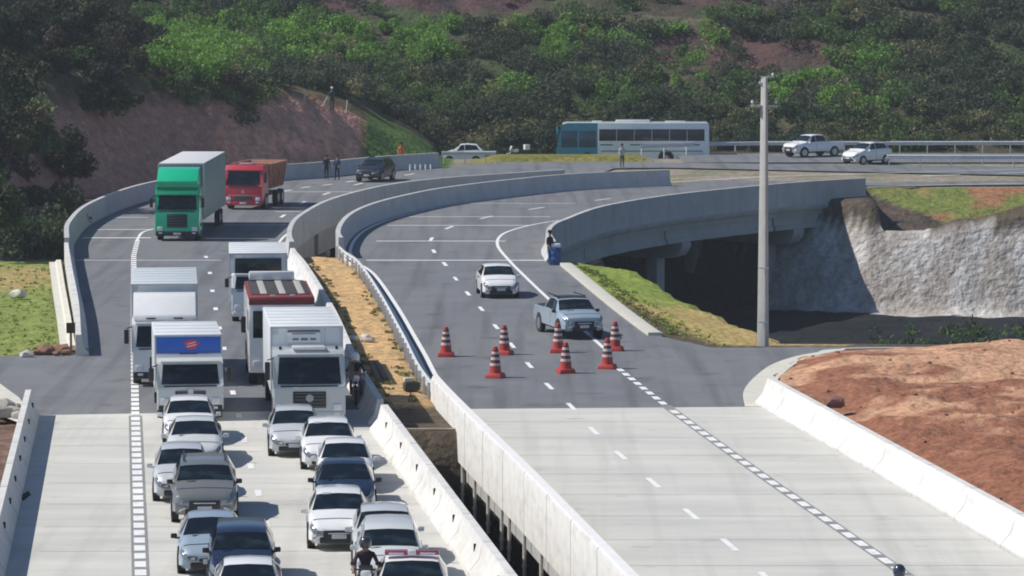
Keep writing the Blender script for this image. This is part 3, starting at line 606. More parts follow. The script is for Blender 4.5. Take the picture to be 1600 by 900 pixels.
    if 'lightbar' in extras:
        lb = MB().box((0, 2.0*Ys, S[5][5]*Hs+.09), (1.25*W, .28, .11), .03).build('light_bar', mat('light_bar_red', (.35, .03, .06), .25, coat=1), t)
        MB().box((0, 1.99*Ys, S[5][5]*Hs+.10), (.2, .3, .12), .02).build('speaker', WHITE, lb)
        for s_ in (-1, 1): MB().box((s_*.36*W, 1.845*Ys, S[5][5]*Hs+.08), (.36, .02, .05), .004).build('lamp', lampm, lb)
        MB().box((0, .9, S[3][5]*Hs-.015), (.9*W, .35, .03), .01, rot=Matrix.Rotation(.13, 3, 'X')).build('hood_stripe', mat('stripe_red', (.5, .03, .04), .4), t)
    return t
Q = 'cars queuing in the left carriageway'
RZ = math.atan(.088)
car('hatch', 'white hatchback right in front of the blue and white box truck', 'car', WHITE, 296, 697, .085, (1.0, 1, .93), group=Q)
car('sedan', 'white sedan, second car in front of the blue and white box truck', 'car', CREAM, 305, 733, .085, (1.02, 1, .95), group=Q)
car('hatch', 'silver hatchback half hidden behind the big grey off-road car', 'car', SILVER, 284, 787, .085, (.97, 1, 1.0), group=Q)
car('suv', 'large grey metallic off-road car with black grille, biggest car of the left lane', 'off-road car', GREYS, 320, 821, .08, (1.02, 1, .93), extras=('biggrille', 'darkmirror', 'rails', 'fog'), group=Q)
car('sedan', 'silver blue sedan directly in front of the big grey off-road car', 'car', LBLUE, 330, 902, .075, (1.0, 1, .95), extras=('darkmirror',), group=Q)
car('suv', 'dark navy car tucked behind the frontmost white car of the left lane', 'car', NAVY, 378, 935, .072, (.93, 1, .88), extras=('darkmirror',), group=Q)
car('sedan', 'frontmost white car of the left lane, cut off by the bottom edge', 'car', WHITE, 388, 985, .068, (.98, 1, .95), group=Q)
car('hatch', 'silver hatchback in front of the tall white truck, first of the right lane', 'car', SILVER, 461, 716, .07, (.97, 1, .95), extras=('fog',), group=Q)
car('hatch', 'white hatchback with windshield sticker, second car of the right queue lane', 'car', WHITE, 514, 737, .06, (1.0, 1, .95), extras=('sticker',), group=Q)
car('sedan', 'white sedan just behind the dark blue car in the right queue lane', 'car', WHITE, 540, 772, .055, (.98, 1, .95), group=Q)
car('sedan', 'dark blue car between two white cars in the right queue lane', 'car', NAVY, 540, 808, .058, (1.02, 1, .95), extras=('darkmirror',), group=Q)
car('hatch', 'white compact car with black oval grille behind the pale silver car', 'car', WHITE, 530, 862, .055, (.98, 1, .96), extras=('biggrille', 'sticker'), group=Q)
car('hatch', 'pale silver car in the right queue lane beside the barrier', 'car', SILVER, 602, 893, .045, (1.0, 1, .96), group=Q)
car('suv', 'off-white van-like car directly behind the car with the red light bar', 'car', CREAM, 609, 932, .04, (.93, 1, .9), group=Q)
car('hatch', 'white patrol car with a red light bar on its roof at the bottom edge', 'patrol car', WHITE, 645, 985, .035, (1.05, 1, 1.0), extras=('lightbar',), group=Q)
car('hatch', 'bright silver car driving alone on the right carriageway behind the cones', 'car', WHITE, 783, 467, .10, (1.0, .95, 1.0), extras=('biggrille',))
car('pickup', 'silver blue pickup truck turning between the striped cones', 'pickup', LBLUE, 913, 531, .26, (.98, .92, .95), extras=('biggrille', 'darkmirror', 'rails', 'darkroof'))
car('suv', 'small black off-road car beside the two people on the left bridge', 'off-road car', BLACKP, 573, 285, -.28, (.98, .9, .94), extras=('fog', 'rails'))
car('hatch', 'white car driving behind the grass strip left of the bus', 'car', WHITE, 0, 0, -1.57, (1.0, .86, 1.12), pos=(-5.6, 303.5, -.8))
car('pickup', 'white pickup truck driving ahead of the white estate car on the far road', 'pickup', WHITE, 1232, 246, -.95, (1.0, .95, 1.02), extras=('biggrille', 'fog'))
car('hatch', 'white estate car following the white pickup on the far road', 'car', WHITE, 1325, 257, -.85, (1.02, 1.0, 1.12), extras=('rails',))
# --- trucks
def wheels(t, W, ys, r=.46, dual=()):
    for s_ in (-1, 1):
        for yy in ys:
            x1 = s_*(W/2-.02); wh = MB().cyl((x1-s_*.3, yy, r), (x1, yy, r), r, n=22).build('wheel', rubber, t, smooth=40)
            MB().cyl((x1-s_*.01, yy, r), (x1+s_*.02, yy, r), r*.55, n=16).build('rim', rimm, wh, smooth=40)
def chassis(t, L, W): MB().box((0, L/2, .72), (W*.4, L*.96, .28), .02).build('chassis', blackp, t)
def truck(label, px, py, rz, W, Hc, Lc, paintm, box, win, z=0, grille=(.35, 1.05), group=None, boxm=None, kind='box_truck', fair=None, extra=None, dark_low=False):
    t = empty(kind, at(px, py, z), rz, label, 'truck', group)
    zw0, zw1 = win
    body = MB().prism([(.02, .38), (0, .55), (.0, zw0-.1), (.06, zw0), (.30, zw1+.06), (.48, Hc), (Lc, Hc), (Lc, .6), (1.75, .6), (1.7, .95), (.75, .95), (.7, .38)], -W/2, W/2, .05)
    body.build('cab', paintm, t, smooth=40)
    def fp(x, z_): # point on the slanted front
        y = .06+(z_-zw0)*(.24/(zw1+.06-zw0)); return Vector((x, y-.012, z_))
    mbw = MB(); wx = W/2-.14; nx = 6; G = []
    for j, z_ in ((0, zw0+.02), (1, (zw0+zw1)/2), (2, zw1)):
        G.append([mbw.bm.verts.new(fp(wx*(2*i/nx-1)*(1-.03*j), z_)-Vector((0, .03*(1-(2*i/nx-1)**4), 0))) for i in range(nx+1)])
    for j in range(2):
        for i in range(nx): mbw.bm.faces.new((G[j][i], G[j][i+1], G[j+1][i+1], G[j+1][i]))
    mbw.build('windshield', glass, t, smooth=60)
    for s_ in (-1, 1):
        MB().box((s_*(W/2+.004), .95, (zw0+zw1)/2+.02), (.02, .85, (zw1-zw0)*.82), .006).build('side_window', glass, t)
        MB().box((s_*(W/2+.2), .05, (zw0+zw1)/2+.02), (.18, .12, .62*(zw1-zw0)/.9), .04).build('mirror', blackp, t)
        MB().cyl((s_*(W/2-.02), .12, zw1), (s_*(W/2+.2), .06, zw1-.06), .02, n=6).build('mirror_arm', blackp, t)
        hl = MB().box((s_*(W/2-.27), -.01, .68), (.30, .08, .24), .04).build('headlight', lampm, t)
        MB().box((s_*(W/2-.30), .0, .46), (.2, .08, .09), .02).build('fog_lamp', lampm, t)
    gm_ = blackp
    gr = MB().box((0, .0, (grille[0]+grille[1])/2), (W*.46, .07, grille[1]-grille[0]), .03).build('grille', gm_, t)
    nb = 5
    for k in range(nb): MB().box((0, -.045, grille[0]+(grille[1]-grille[0])*(k+.5)/nb), (W*.42, .03, .03), .006).build('grille_bar', mat('grille_bar_grey', (.10, .11, .12), .4), gr)
    MB().box((0, .03, .42), (W*.97, .12, .26), .05).build('bumper', blackp if dark_low else paintm, t)
    MB().box((0, -.045, .42), (.42, .02, .13), .004).build('number_plate', platem, t)
    MB().box((0, -.01, zw0-.05), (W*.8, .04, .05), .01).build('wiper', blackp, t)
    MB().box((0, .30, zw1+.10), (W*.9, .22, .05), .02).build('visor', paintm, t)
    if box:
        bw, z0, z1, y0, L = box; bm2 = boxm or WHITE
        bo = MB().box((0, y0+L/2, (z0+z1)/2), (bw, L, z1-z0), .025).build('cargo_box', bm2, t, smooth=30)
        fr = mat('box_frame', (.55, .57, .58), .5, .3)
        for s_ in (-1, 1): MB().box((s_*(bw/2-.02), y0-.004, (z0+z1)/2), (.07, .05, z1-z0+.01), .01).build('corner_post', fr, bo)
        MB().box((0, y0-.004, z1-.02), (bw+.02, .05, .08), .01).build('top_rail', fr, bo)
        sm_ = MB(); k_ = 1
        while k_*1.15 < L:
            for s_ in (-1, 1): sm_.box((s_*(bw/2+.004), y0+k_*1.15, (z0+z1)/2), (.012, .04, z1-z0-.1), 0)
            sm_.box((0, y0+k_*1.15, z1+.004), (bw-.1, .04, .012), 0); k_ += 1
        for x_ in (-.62, .62): sm_.box((x_, y0-.006, (z0+z1)/2), (.03, .012, z1-z0-.1), 0)
        sm_.build('panel_seam', fr, bo)
        chassis(t, y0+L, W); wheels(t, W, (1.2, y0+L-1.3) if L < 8 else (1.2, y0+L-1.4, y0+L-2.7))
    if extra: extra(t)
    return t
TQ = 'trucks queuing in the left carriageway'
boxw = mat('box_white', (.70, .73, .74), .5, var=.08, vscale=.8); mix_noise(boxw, 1.5, (.48, .5, .5), .3, .5, .8, (1, 1, .3))
roofw = boxw
# tall white truck (front of the right lane)
def ex8(t):
    s = MB().box((-.10, 1.95-.035, 2.86), (1.15, .03, .34), .005).build('sign_board', mat('sign_white', (.75, .76, .75), .6), t)
    for k, (x_, z_, w_, h_) in enumerate([(-.1, 2.99, .8, .035), (-.38, 2.80, .2, .07), (-.08, 2.80, .24, .08), (.22, 2.80, .2, .07)]):
        MB().box((x_, 1.895, z_), (w_, .01, h_), 0).build('lettering', mat('letter_grey', (.16, .17, .18), .7), s)
    MB().box((-.10, 1.93, 3.08), (1.1, .05, .05), .01).build('rack_bar', mat('grille_bar_grey', (.1, .11, .12)), t)
    MB().box((0, .75, 2.64), (1.1, .7, .1), .03).build('roof_hatch', WHITE, t)
    for s_ in (-.95, .95): MB().box((s_, .6, 2.64), (.1, .14, .1), .02).build('clearance_lamp', blackp, t)
    em = MB().cyl((0, -.05, 1.0), (0, -.07, 1.0), .13, n=18).build('emblem', chrome, t)
CAB8 = carpaint('truck_white', (.50, .54, .55), .4)
truck('tall white box truck with wide dark windshield at the head of the right lane', 484, 668, .10, 2.42, 2.58, 1.8, CAB8, (2.46, .95, 3.22, 1.95, 7.4), (1.45, 2.35), group=TQ, boxm=boxw, grille=(.66, 1.22), extra=ex8)
def ex5(t):
    bb = MB().box((0, 1.855, 2.42), (2.2, .03, .56), .004).build('front_panel', mat('panel_blue', (.015, .11, .50), .4, var=.05), t)
    mbe = MB(); 
    vsx = [mbe.bm.verts.new((.1+.24*math.cos(q)*(1+.15*math.sin(3*q)), 1.835, 2.44+.17*math.sin(q))) for q in np.linspace(0, 2*math.pi, 24, endpoint=False)]
    mbe.bm.faces.new(vsx); mbe.build('emblem', mat('logo_red', (.62, .05, .08), .5), bb, smooth=None)
    for k in range(2): MB().box((.1, 1.828, 2.40+.09*k), (.34-.05*k, .008, .03), 0, rot=Matrix.Rotation(-.25, 3, 'Y')).build('lettering', mat('letter_pale', (.75, .7, .72), .5), bb)
    MB().box((0, 1.86, 2.1), (.6, .02, .08), 0).build('badge', mat('panel_navy', (.01, .03, .15), .4), bb)
    MB().cyl((0, -.05, 1.02), (0, -.08, 1.02), .10, n=18).build('emblem', chrome, t)
truck('white delivery truck with a blue panel and red emblem above its cab', 298, 658, .115, 2.25, 2.12, 1.75, CREAM, (2.32, .8, 2.76, 1.9, 5.0), (1.25, 1.92), group=TQ, boxm=boxw, grille=(.82, 1.04), extra=ex5, dark_low=True)
def ex4(t):
    MB().prism([(.35, 2.42), (.42, 2.60), (1.2, 3.25), (1.55, 3.35), (1.75, 3.35), (1.75, 2.42)], -1.15, 1.15, .05).build('wind_deflector', WHITE, t)
    for s_ in (-1, 1): MB().box((s_*.5, .30, 2.50), (.35, .06, .05), .01).build('sun_visor_lamp', blackp, t)
truck('white truck with a large sloping roof deflector behind the blue panel truck', 258, 604, .088, 2.4, 2.48, 1.8, WHITE, (2.46, .95, 3.62, 1.95, 7.6), (1.45, 2.22), group=TQ, boxm=mat('box_grey_white', (.55, .60, .62), .5, var=.06), grille=(.62, 1.1), extra=ex4, dark_low=True)
truck('white box truck with a dark framed panel above its cab, back of the right lane', 404, 505, .075, 2.3, 2.2, 1.75, boxw, (2.5, .9, 2.98, .45, 6.5), (1.45, 2.0), group=TQ, boxm=boxw,
      extra=lambda t: (MB().box((0, .385, 2.26), (2.0, .06, 1.05), .02).build('dark_panel', glass, t)))
# truck with striped roof
def striped(px, py, rz):
    t = empty('truck', at(px, py), rz, 'truck with a striped brown and grey roof edged in red', 'truck', TQ)
    W = 2.42
    MB().box((0, 3.6, 1.85), (W, 7.0, 2.7), .06).build('body', WHITE, t, smooth=40)
    br = mat('roof_red_brown', (.22, .035, .035), .6, var=.2); dk = mat('roof_dark_panel', (.055, .045, .04), .7, var=.3); gr = mat('roof_grey_strip', (.42, .40, .37), .7, var=.1)
    rf = MB().box((0, 3.6, 3.23), (W-.02, 7.0, .14), .02).build('roof', br, t)
    MB().box((0, .08, 3.14), (W, .06, .24), .02).build('roof_edge', br, rf)
    MB().box((0, 4.1, 3.31), (W-.25, 5.9, .03), .005).build('roof_panel', dk, rf)
    for x_ in (-.62, .08, .78): MB().box((x_, 4.1, 3.33), (.24, 5.9, .03), .005).build('roof_strip', gr, rf)
    for x_ in (-.3, .42): MB().box((x_, .55, 3.32), (.2, .14, .06), .02).build('marker_lamp', lampm, rf)
    MB().box((-.15, 7.0, 3.52), (1.75, .4, .34), .08).build('roof_unit', WHITE, t)
    MB().box((0, .07, 2.3), (W-.3, .04, 1.0), .02).build('windshield', glass, t)
    for s_ in (-1, 1):
        MB().box((s_*(W/2+.004), 1.3, 2.35), (.02, 1.0, .75), .006).build('side_window', glass, t)
        MB().box((s_*(W/2+.2), .1, 2.3), (.18, .12, .6), .04).build('mirror', blackp, t)
        MB().box((s_*(W/2-.3), .05, .85), (.3, .06, .22), .03).build('headlight', lampm, t)
    for s_ in (-1, 1): MB().box((s_*(W/2+.01), 4.2, 1.0), (.02, 1.6, .5), .006).build('side_hatch', mat('grille_bar_grey', (.1, .11, .12)), t)
    chassis(t, 7, W); wheels(t, W, (1.3, 5.6), .5)
striped(441, 604, .095)
# green lorry
GREEN = carpaint('green', (.0, .50, .25), .3); GREEND = carpaint('deep_green', (.0, .20, .11), .35)
def exg(t):
    MB().prism([(.30, 2.95), (.22, 3.3), (.9, 3.95), (1.7, 4.02), (1.8, 4.02), (1.8, 2.95)], -1.14, 1.14, .06).build('wind_deflector', GREEN, t)
    MB().box((-.02, .50, 3.50), (.9, .05, .09), .02, rot=Matrix.Rotation(-.8, 3, 'X')).build('badge', blackp, t)
    MB().prism([(.02, 2.52), (-.12, 2.58), (.0, 2.72), (.32, 2.82), (.4, 2.5)], -1.18, 1.18, .02).build('sun_visor', GREEND, t)
    MB().box((0, 1.0, .55), (2.5, 1.8, .45), .05).build('side_skirt', GREEND, t)
    for s_ in (-1, 1): MB().box((s_*1.16, .6, 2.0), (.1, .5, 2.2), .03).build('side_fairing', GREEN, t)
curtain = mat('trailer_curtain', (.17, .26, .25), .5, var=.15, vscale=.6, stretch=(1, 1, .3))
gt = truck('green lorry with tall roof deflector and pale roofed trailer on the left bridge', 277, 377, -.02, 2.45, 2.95, 2.1, GREEN, (2.55, 1.05, 4.15, 2.35, 12.6), (1.72, 2.5), boxm=curtain, grille=(.75, 1.5), extra=exg, kind='lorry', dark_low=True)
rfp = MB().box((0, 2.35+6.3, 4.17), (2.5, 12.5, .05), .01).build('trailer_roof', mat('trailer_roof', (.62, .62, .63), .6, var=.06), gt)
# red tipper
RED = carpaint('red', (.50, .03, .05), .35)
def exr(t):
    o = MB(); zt = 2.75; w0, w1 = 1.05, 1.28; y0, y1 = 2.2, 6.6
    pts = [((-w0, y0+.4, 1.15), (w0, y0+.4, 1.15), (w0, y1, 1.15), (-w0, y1, 1.15)), ((-w1, y0, zt), (w1, y0, zt), (w1, y1+.5, zt), (-w1, y1+.5, zt)), ((-w1+.1, y0+.1, zt), (w1-.1, y0+.1, zt), (w1-.1, y1+.4, zt), (-w1+.1, y1+.4, zt)), ((-w1+.15, y0+.2, zt-.25), (w1-.15, y0+.2, zt-.25), (w1-.15, y1+.3, zt-.25), (-w1+.15, y1+.3, zt-.25))]
    V = [[o.bm.verts.new(p) for p in r] for r in pts]; o.bm.faces.new(V[0][::-1]); o.bm.faces.new(V[-1])
    for A_, B_ in zip(V, V[1:]):
        for k in range(4): o.bm.faces.new((A_[k], A_[(k+1) % 4], B_[(k+1) % 4], B_[k]))
    tb = o.build('tipper_body', mat('tipper_tan', (.40, .20, .13), .7, var=.25, vscale=1.2), t, smooth=25)
    for s_ in (-1, 1):
        for k in range(6): MB().box((s_*1.2, 2.8+k*.7, 1.95), (.08, .08, 1.5), .01, rot=Matrix.Rotation(s_*.14, 3, 'Y')).build('rib', mat('tipper_tan'), tb) if False else MB().box((s_*1.22, 2.8+k*.7, 1.95), (.08, .08, 1.45), .01, rot=Matrix.Rotation(s_*.14, 3, 'Y')).build('rib', MATS['tipper_tan'], tb)
    chassis(t, 6.8, 2.4); wheels(t, 2.45, (1.2, 4.6, 5.8), .5)
    MB().box((.05, .9, 2.82), (.9, .5, .12), .04).build('roof_vent', carpaint('pink_grey', (.6, .4, .42)), t)
    MB().cyl((0, -.05, 1.12), (0, -.07, 1.12), .1, n=16).build('emblem', chrome, t)
    MB().box((0, -.05, .9), (1.9, .03, .05), .01).build('trim_bar', chrome, t)
truck('red tipper truck with a tan load body beside the green lorry', 380, 328, -.16, 2.4, 2.75, 1.8, RED, None, (1.55, 2.35), grille=(.62, .86), kind='tipper_truck', extra=exr)
# --- bus
def bus():
    D_ = 303.5; pxl, pxr = 870, 1107; x0, x1 = (pxl-800)/F*D_, (pxr-800)/F*D_; L = x1-x0
    t = empty('bus', (x0, D_, -.78), -math.pi/2, 'white and teal coach driving along the foot of the hill', 'bus')
    # local: front at y=0, length along +y (world +x); near side is local +x
    W = 2.5
    BW = carpaint('bus_white', (.76, .84, .86)); TEAL = carpaint('bus_teal', (.0, .27, .40), .3)
    MB().prism([(.0, .35), (.0, 1.2), (.12, 2.2), (.45, 3.2), (.8, 3.3), (L-.1, 3.3), (L, 3.1), (L, .35)], -W/2, W/2, .07).build('body', BW, t, smooth=40)
    fr = MB().prism([(-.012, .5), (-.012, 1.2), (.108, 2.2), (.43, 3.16), (.8, 3.27), (3.2, 3.27), (3.2, .8), (2.9, .5)], W/2-.03, W/2+.012, 0).build('front_panel', TEAL, t, smooth=None)
    MB().prism([(-.012, .5), (-.012, 1.2), (.108, 2.2), (.43, 3.16), (.5, 3.2), (.5, .5)], -W/2+.02, W/2-.05, 0).build('front_face', TEAL, t, smooth=None)
    MB().prism([(-.03, 1.3), (.09, 2.2), (.36, 3.0), (.42, 3.0), (.2, 1.3)], -W/2+.15, W/2-.15, 0).build('windshield', glass, t, smooth=None)
    tg = mat('teal_glass', (.01, .07, .12), .08, spec=.6)
    for a, b_, m_ in ((.35, 1.6, tg), (1.75, 3.1, tg)): MB().box((W/2+.016, (a+b_)/2, 2.0), (.02, b_-a, 1.3), .006).build('side_window', m_, t)
    n_ = 6; s0 = 3.3; s1 = L-.35
    wg = mat('bus_window', (.02, .022, .04), .12, spec=.5)
    for k in range(n_): a = s0+(s1-s0)*k/n_; MB().box((W/2+.006, a+(s1-s0)/n_/2, 2.32), (.02, (s1-s0)/n_-.04, .92), .006).build('side_window', wg, t)
    MB().box((0, (L)/2, 3.36), (W*.7, 2.7, .22), .07).build('air_conditioner', WHITE, t); MB().box((0, 3.2, 3.33), (W*.6, .8, .12), .04).build('roof_hatch', WHITE, t); MB().box((0, L-2.6, 3.33), (W*.6, 1.6, .1), .04).build('roof_hatch', WHITE, t)
    for k, (yy, ww) in enumerate(((3.9, 1.0), (6.4, 1.3), (9.4, .8), (11.0, .5))): MB().box((W/2+.004, yy, 1.55), (.012, ww, .10), 0).build('lettering', mat('bus_lettering', (.05, .16, .2), .5), t)
    MB().box((W/2+.004, L/2+1.5, 1.05), (.012, L-4, .10), 0).build('stripe', mat('bus_stripe', (.12, .34, .25), .5), t)
    for s_ in (-1, 1):
        for yy in (2.4, L-3.4):
            MB().cyl((s_*(W/2-.05), yy, .52), (s_*(W/2+.005), yy, .52), .62, n=20).build('wheel_arch', blackp, t)
            wh = MB().cyl((s_*(W/2-.3), yy, .48), (s_*(W/2+.02), yy, .48), .48, n=20).build('wheel', rubber, t); MB().cyl((s_*(W/2+.01), yy, .48), (s_*(W/2+.04), yy, .48), .26, n=14).build('rim', rimm, wh)
        MB().box((s_*(W/2+.15), .05, 2.6), (.15, .15, .5), .04).build('mirror', TEAL, t)
    return t
bus()
# ------------------------------------------------------------------ cones
orange = mat('cone_orange', (.42, .040, .030), .5, var=.12, vscale=4); cwhite = mat('cone_white', (.55, .50, .48), .4); cdark = mat('cone_dark_red', (.12, .03, .025), .6)
def make_cone(loc):
    t = empty('traffic_cone', loc, 0, 'x', 'traffic cone', 'striped traffic cones across the right carriageway')
    MB().box((0, 0, .09), (.66, .66, .18), .04, taper=(.86, .86)).build('base', orange, t)
    MB().lathe([(.235, .18), (.22, .24), (.205, .42), (.165, .72), (.12, 1.02), (.10, 1.08), (.09, 1.16), (.06, 1.18)], n=20).build('cone_body', orange, t, smooth=30)
    f = lambda z: .205+(z-.42)*(.12-.205)/.6+.006
    for z0, z1 in ((.46, .56), (.68, .78), (.90, .99)): MB().lathe([(f(z0), z0), (f(z1), z1)], n=20).build('white_band', cwhite, t, smooth=30)
    for z0, z1 in ((.57, .67), (.79, .89), (1.0, 1.06)): MB().lathe([(f(z0)-.002, z0), (f(z1)-.002, z1)], n=20).build('dark_band', cdark, t, smooth=30)
    return t
proto = make_cone(at(697, 557))
cones = [(697, 557, 'striped traffic cone standing alone at the far left of the cones'), (788, 554, 'striped traffic cone on the lane dashes, back one of the close pair'), (774, 590, 'striped traffic cone nearest the camera, just left of the lane dashes'),
         (872, 551, 'striped traffic cone in front of the left wheel of the pickup'), (884, 583, 'striped traffic cone in the middle, in front of the pickup grille'), (949, 576, 'striped traffic cone at the top of the block marking line'), (961, 548, 'striped traffic cone at the far right beside the pickup')]
for i, (px_, py_, lb) in enumerate(cones):
    if i == 0: c_ = proto
    else:
        c_ = proto.copy(); col.objects.link(c_); c_.location = at(px_, py_)
        for ch in list(proto.children): d_ = ch.copy(); col.objects.link(d_); d_.parent = c_
    c_['label'] = lb; c_.rotation_euler = (0, 0, random.uniform(-.4, .4))
# ------------------------------------------------------------------ utility pole
pc = mat('pole_concrete', (.50, .49, .46), .8, var=.12, vscale=1.2); mix_noise(pc, 2.5, (.38, .37, .34), .5, .5, .75, (1, 1, .3))
pole_at = at(1192, 541); pt = empty('utility_pole', (pole_at.x, pole_at.y, 0), 0, 'tall slim concrete utility pole at the edge of the side road', 'utility pole')
MB().box((0, 0, 5.45), (.40, .30, 10.9), .03, rot=-.62, taper=(.58, .58)).build('shaft', pc, pt)
MB().box((0, -.02, 9.75), (1.1, .1, .1), .02).build('cross_arm', pc, pt)
MB().box((.0, -.02, 10.6), (.5, .08, .12), .02, rot=Matrix.Rotation(.5, 3, 'Y')).build('bracket', steel, pt)
for x_, z_ in ((-.48, 9.85), (.48, 9.85), (.34, 10.95)): MB().lathe([(.03, 0), (.06, .04), (.05, .1), (.03, .14)], (x_, -.02, z_), 10).build('insulator', lampm, pt)
MB().box((.12, -.02, 10.92), (.55, .05, .05), .01).build('bracket', steel, pt)
MB().box((0, -.2, 3.2), (.42, .02, .06), .005).build('metal_band', steel, pt); MB().box((0, -.2, 1.0), (.42, .02, .06), .005).build('metal_band', steel, pt)
# ------------------------------------------------------------------ people
skinm = mat('skin', (.30, .17, .11), .6)
def person(loc, rz, label, shirt, trousers, hair=(.02, .015, .012), arm=0.0, sit=False, lean=0.0, sc=1.0, helmet=None, cap=None):
    t = empty('person', loc, rz, label, 'person'); me = bpy.data.meshes.new('body'); V = []; E = []; Rr = []
    def v(p, r, par=None):
        V.append(p); Rr.append(r); i = len(V)-1
        if par is not None: E.append((par, i))
        return i
    hz = .92
    pel = v((0, 0, hz), .135); ch = v((0, -.01-lean*.2, hz+.24), .125, pel); ch2 = v((0, -lean*.4, hz+.42), .145, ch); nk = v((0, -lean*.5, hz+.56), .055, ch2); hd = v((0, -.01-lean*.55, hz+.66), .085, nk); hd2 = v((0, -.01-lean*.58, hz+.76), .09, hd)
    for s_ in (-1, 1):
        if sit: h = v((s_*.11, -.05, hz-.05), .095, pel); k = v((s_*.17, -.42, hz-.10), .07, h); a = v((s_*.17, -.38, hz-.52), .045, k); v((s_*.17, -.52, hz-.56), .04, a)
        else: h = v((s_*.10, 0, hz-.10), .095, pel); k = v((s_*.11, -.02+s_*.03, .48), .065, h); a = v((s_*.12, .02+s_*.05, .08), .042, k); v((s_*.13, -.15+s_*.05, .045), .04, a)
        sh = v((s_*.19, -lean*.4, hz+.46), .065, ch2)
        if sit: el = v((s_*.30, -.22-lean*.4, hz+.24), .047, sh); wr2 = v((s_*.30, -.50-lean*.4, hz+.20), .034, el)
        else: el = v((s_*.25, .03-arm*.1, hz+.18), .047, sh); wr2 = v((s_*.25, -.06-arm*.28, hz-.04+arm*.2), .034, el)
        wp = V[wr2]; pm = v((wp[0], wp[1]-.04, wp[2]-.07), .034, wr2)
        for q in range(4): f1 = v((wp[0]+(q-1.5)*.021, wp[1]-.06, wp[2]-.12), .010, pm); v((wp[0]+(q-1.5)*.022, wp[1]-.075, wp[2]-.155+.008*abs(q-1.5)), .009, f1)
        th = v((wp[0]-s_*.045, wp[1]-.06, wp[2]-.08), .011, pm); v((wp[0]-s_*.05, wp[1]-.08, wp[2]-.11), .010, th)
    me.from_pydata([Vector(p)*sc for p in V], E, []); o = bpy.data.objects.new('body', me); col.objects.link(o)
    md = o.modifiers.new('s', 'SKIN'); sk = me.skin_vertices[0].data
    for i, r in enumerate(Rr): sk[i].radius = (r*sc, r*sc*.85)
    sk[0].use_root = True; o.modifiers.new('d', 'SUBSURF').levels = 1
    bpy.context.view_layer.update(); ev = o.evaluated_get(bpy.context.evaluated_depsgraph_get()); nm = bpy.data.meshes.new_from_object(ev)
    bpy.data.objects.remove(o); o = link('body', nm, [skinm, shirt, trousers, mat('shoe_black', (.02, .02, .02), .7)], t, smooth=180)
    for p in nm.polygons:
        c_ = p.center/sc
        arm_low = abs(c_.x) > .215 and c_.z < (hz+.12 if not sit else hz+.235) and (c_.z > hz-.4) and (not sit or c_.y < -.40)
        p.material_index = 0 if (c_.z > hz+.54 or arm_low) else (1 if c_.z > hz-.02 else (3 if (c_.z < .1 and not sit) else 2))
    if helmet: MB().lathe([(.13, -.12), (.15, -.03), (.145, .06), (.10, .13), (.03, .16)], (0, (-.01-lean*.58)*sc, (hz+.74)*sc), 14).build('helmet', helmet, t, smooth=60)
    else: MB().lathe([(.095, -.02), (.112, .03), (.10, .09), (.05, .125), (.01, .13)], (0, .012*sc, (hz+.755)*sc), 12).build('hair', cap or mat('hair_dark', hair, .8), t, smooth=60)
    for s_ in (-1, 1): MB().box((s_*.035, (-.098-lean*.58)*sc, (hz+.74)*sc), (.022, .012, .012), .004).build('eye', blackp, t)
    MB().box((0, (-.108-lean*.58)*sc, (hz+.71)*sc), (.022, .03, .04), .008).build('nose', skinm, t); MB().box((0, (-.092-lean*.58)*sc, (hz+.67)*sc), (.045, .012, .01), .003).build('mouth', mat('lips', (.22, .08, .07), .6), t)
    return t
cl = lambda n_, c_: mat('cloth_'+n_, c_, .85, var=.15, vscale=6)
person(at(510, 281), .4, 'person in dark clothes standing left of another on the left bridge', cl('navy', (.02, .03, .06)), cl('black', (.015, .015, .02)))
person(at(527, 281), -.5, 'person in dark blue clothes standing nearest the small black car', cl('dark_blue', (.03, .05, .11)), cl('navy2', (.02, .025, .05)), arm=.5)
person(at(859, 414), .9, 'person in a black top and jeans leaning by the blue drum', cl('black', (.015, .015, .02)), cl('jeans', (.06, .11, .24)), arm=.4)
person(at(972, 262), .3, 'person in a pale shirt and navy trousers behind the right bridge parapet', cl('pale', (.45, .48, .46)), cl('navy', (.02, .03, .06)), arm=.6)
person((at(635, 246, .0).x, 284.2, .1), .2, 'worker in orange clothes behind the parapet by the grass slope', cl('orange', (.75, .16, .05)), cl('orange2', (.6, .12, .04)), arm=.4)
# blue drum with a white lid
dr = at(868, 414); dt = empty('drum', dr, 0, 'blue plastic drum with a pale sack on top at the bridge end', 'drum')
MB().lathe([(.27, 0), (.29, .03), (.29, .28), (.305, .31), (.29, .34), (.29, .58), (.305, .61), (.29, .64), (.29, .86), (.27, .9)], n=22).build('barrel', mat('drum_blue', (.01, .06, .22), .4), dt)
MB().box((.02, 0, 1.0), (.5, .4, .22), .09).build('sack', mat('sack_white', (.7, .74, .76), .8, var=.1), dt)
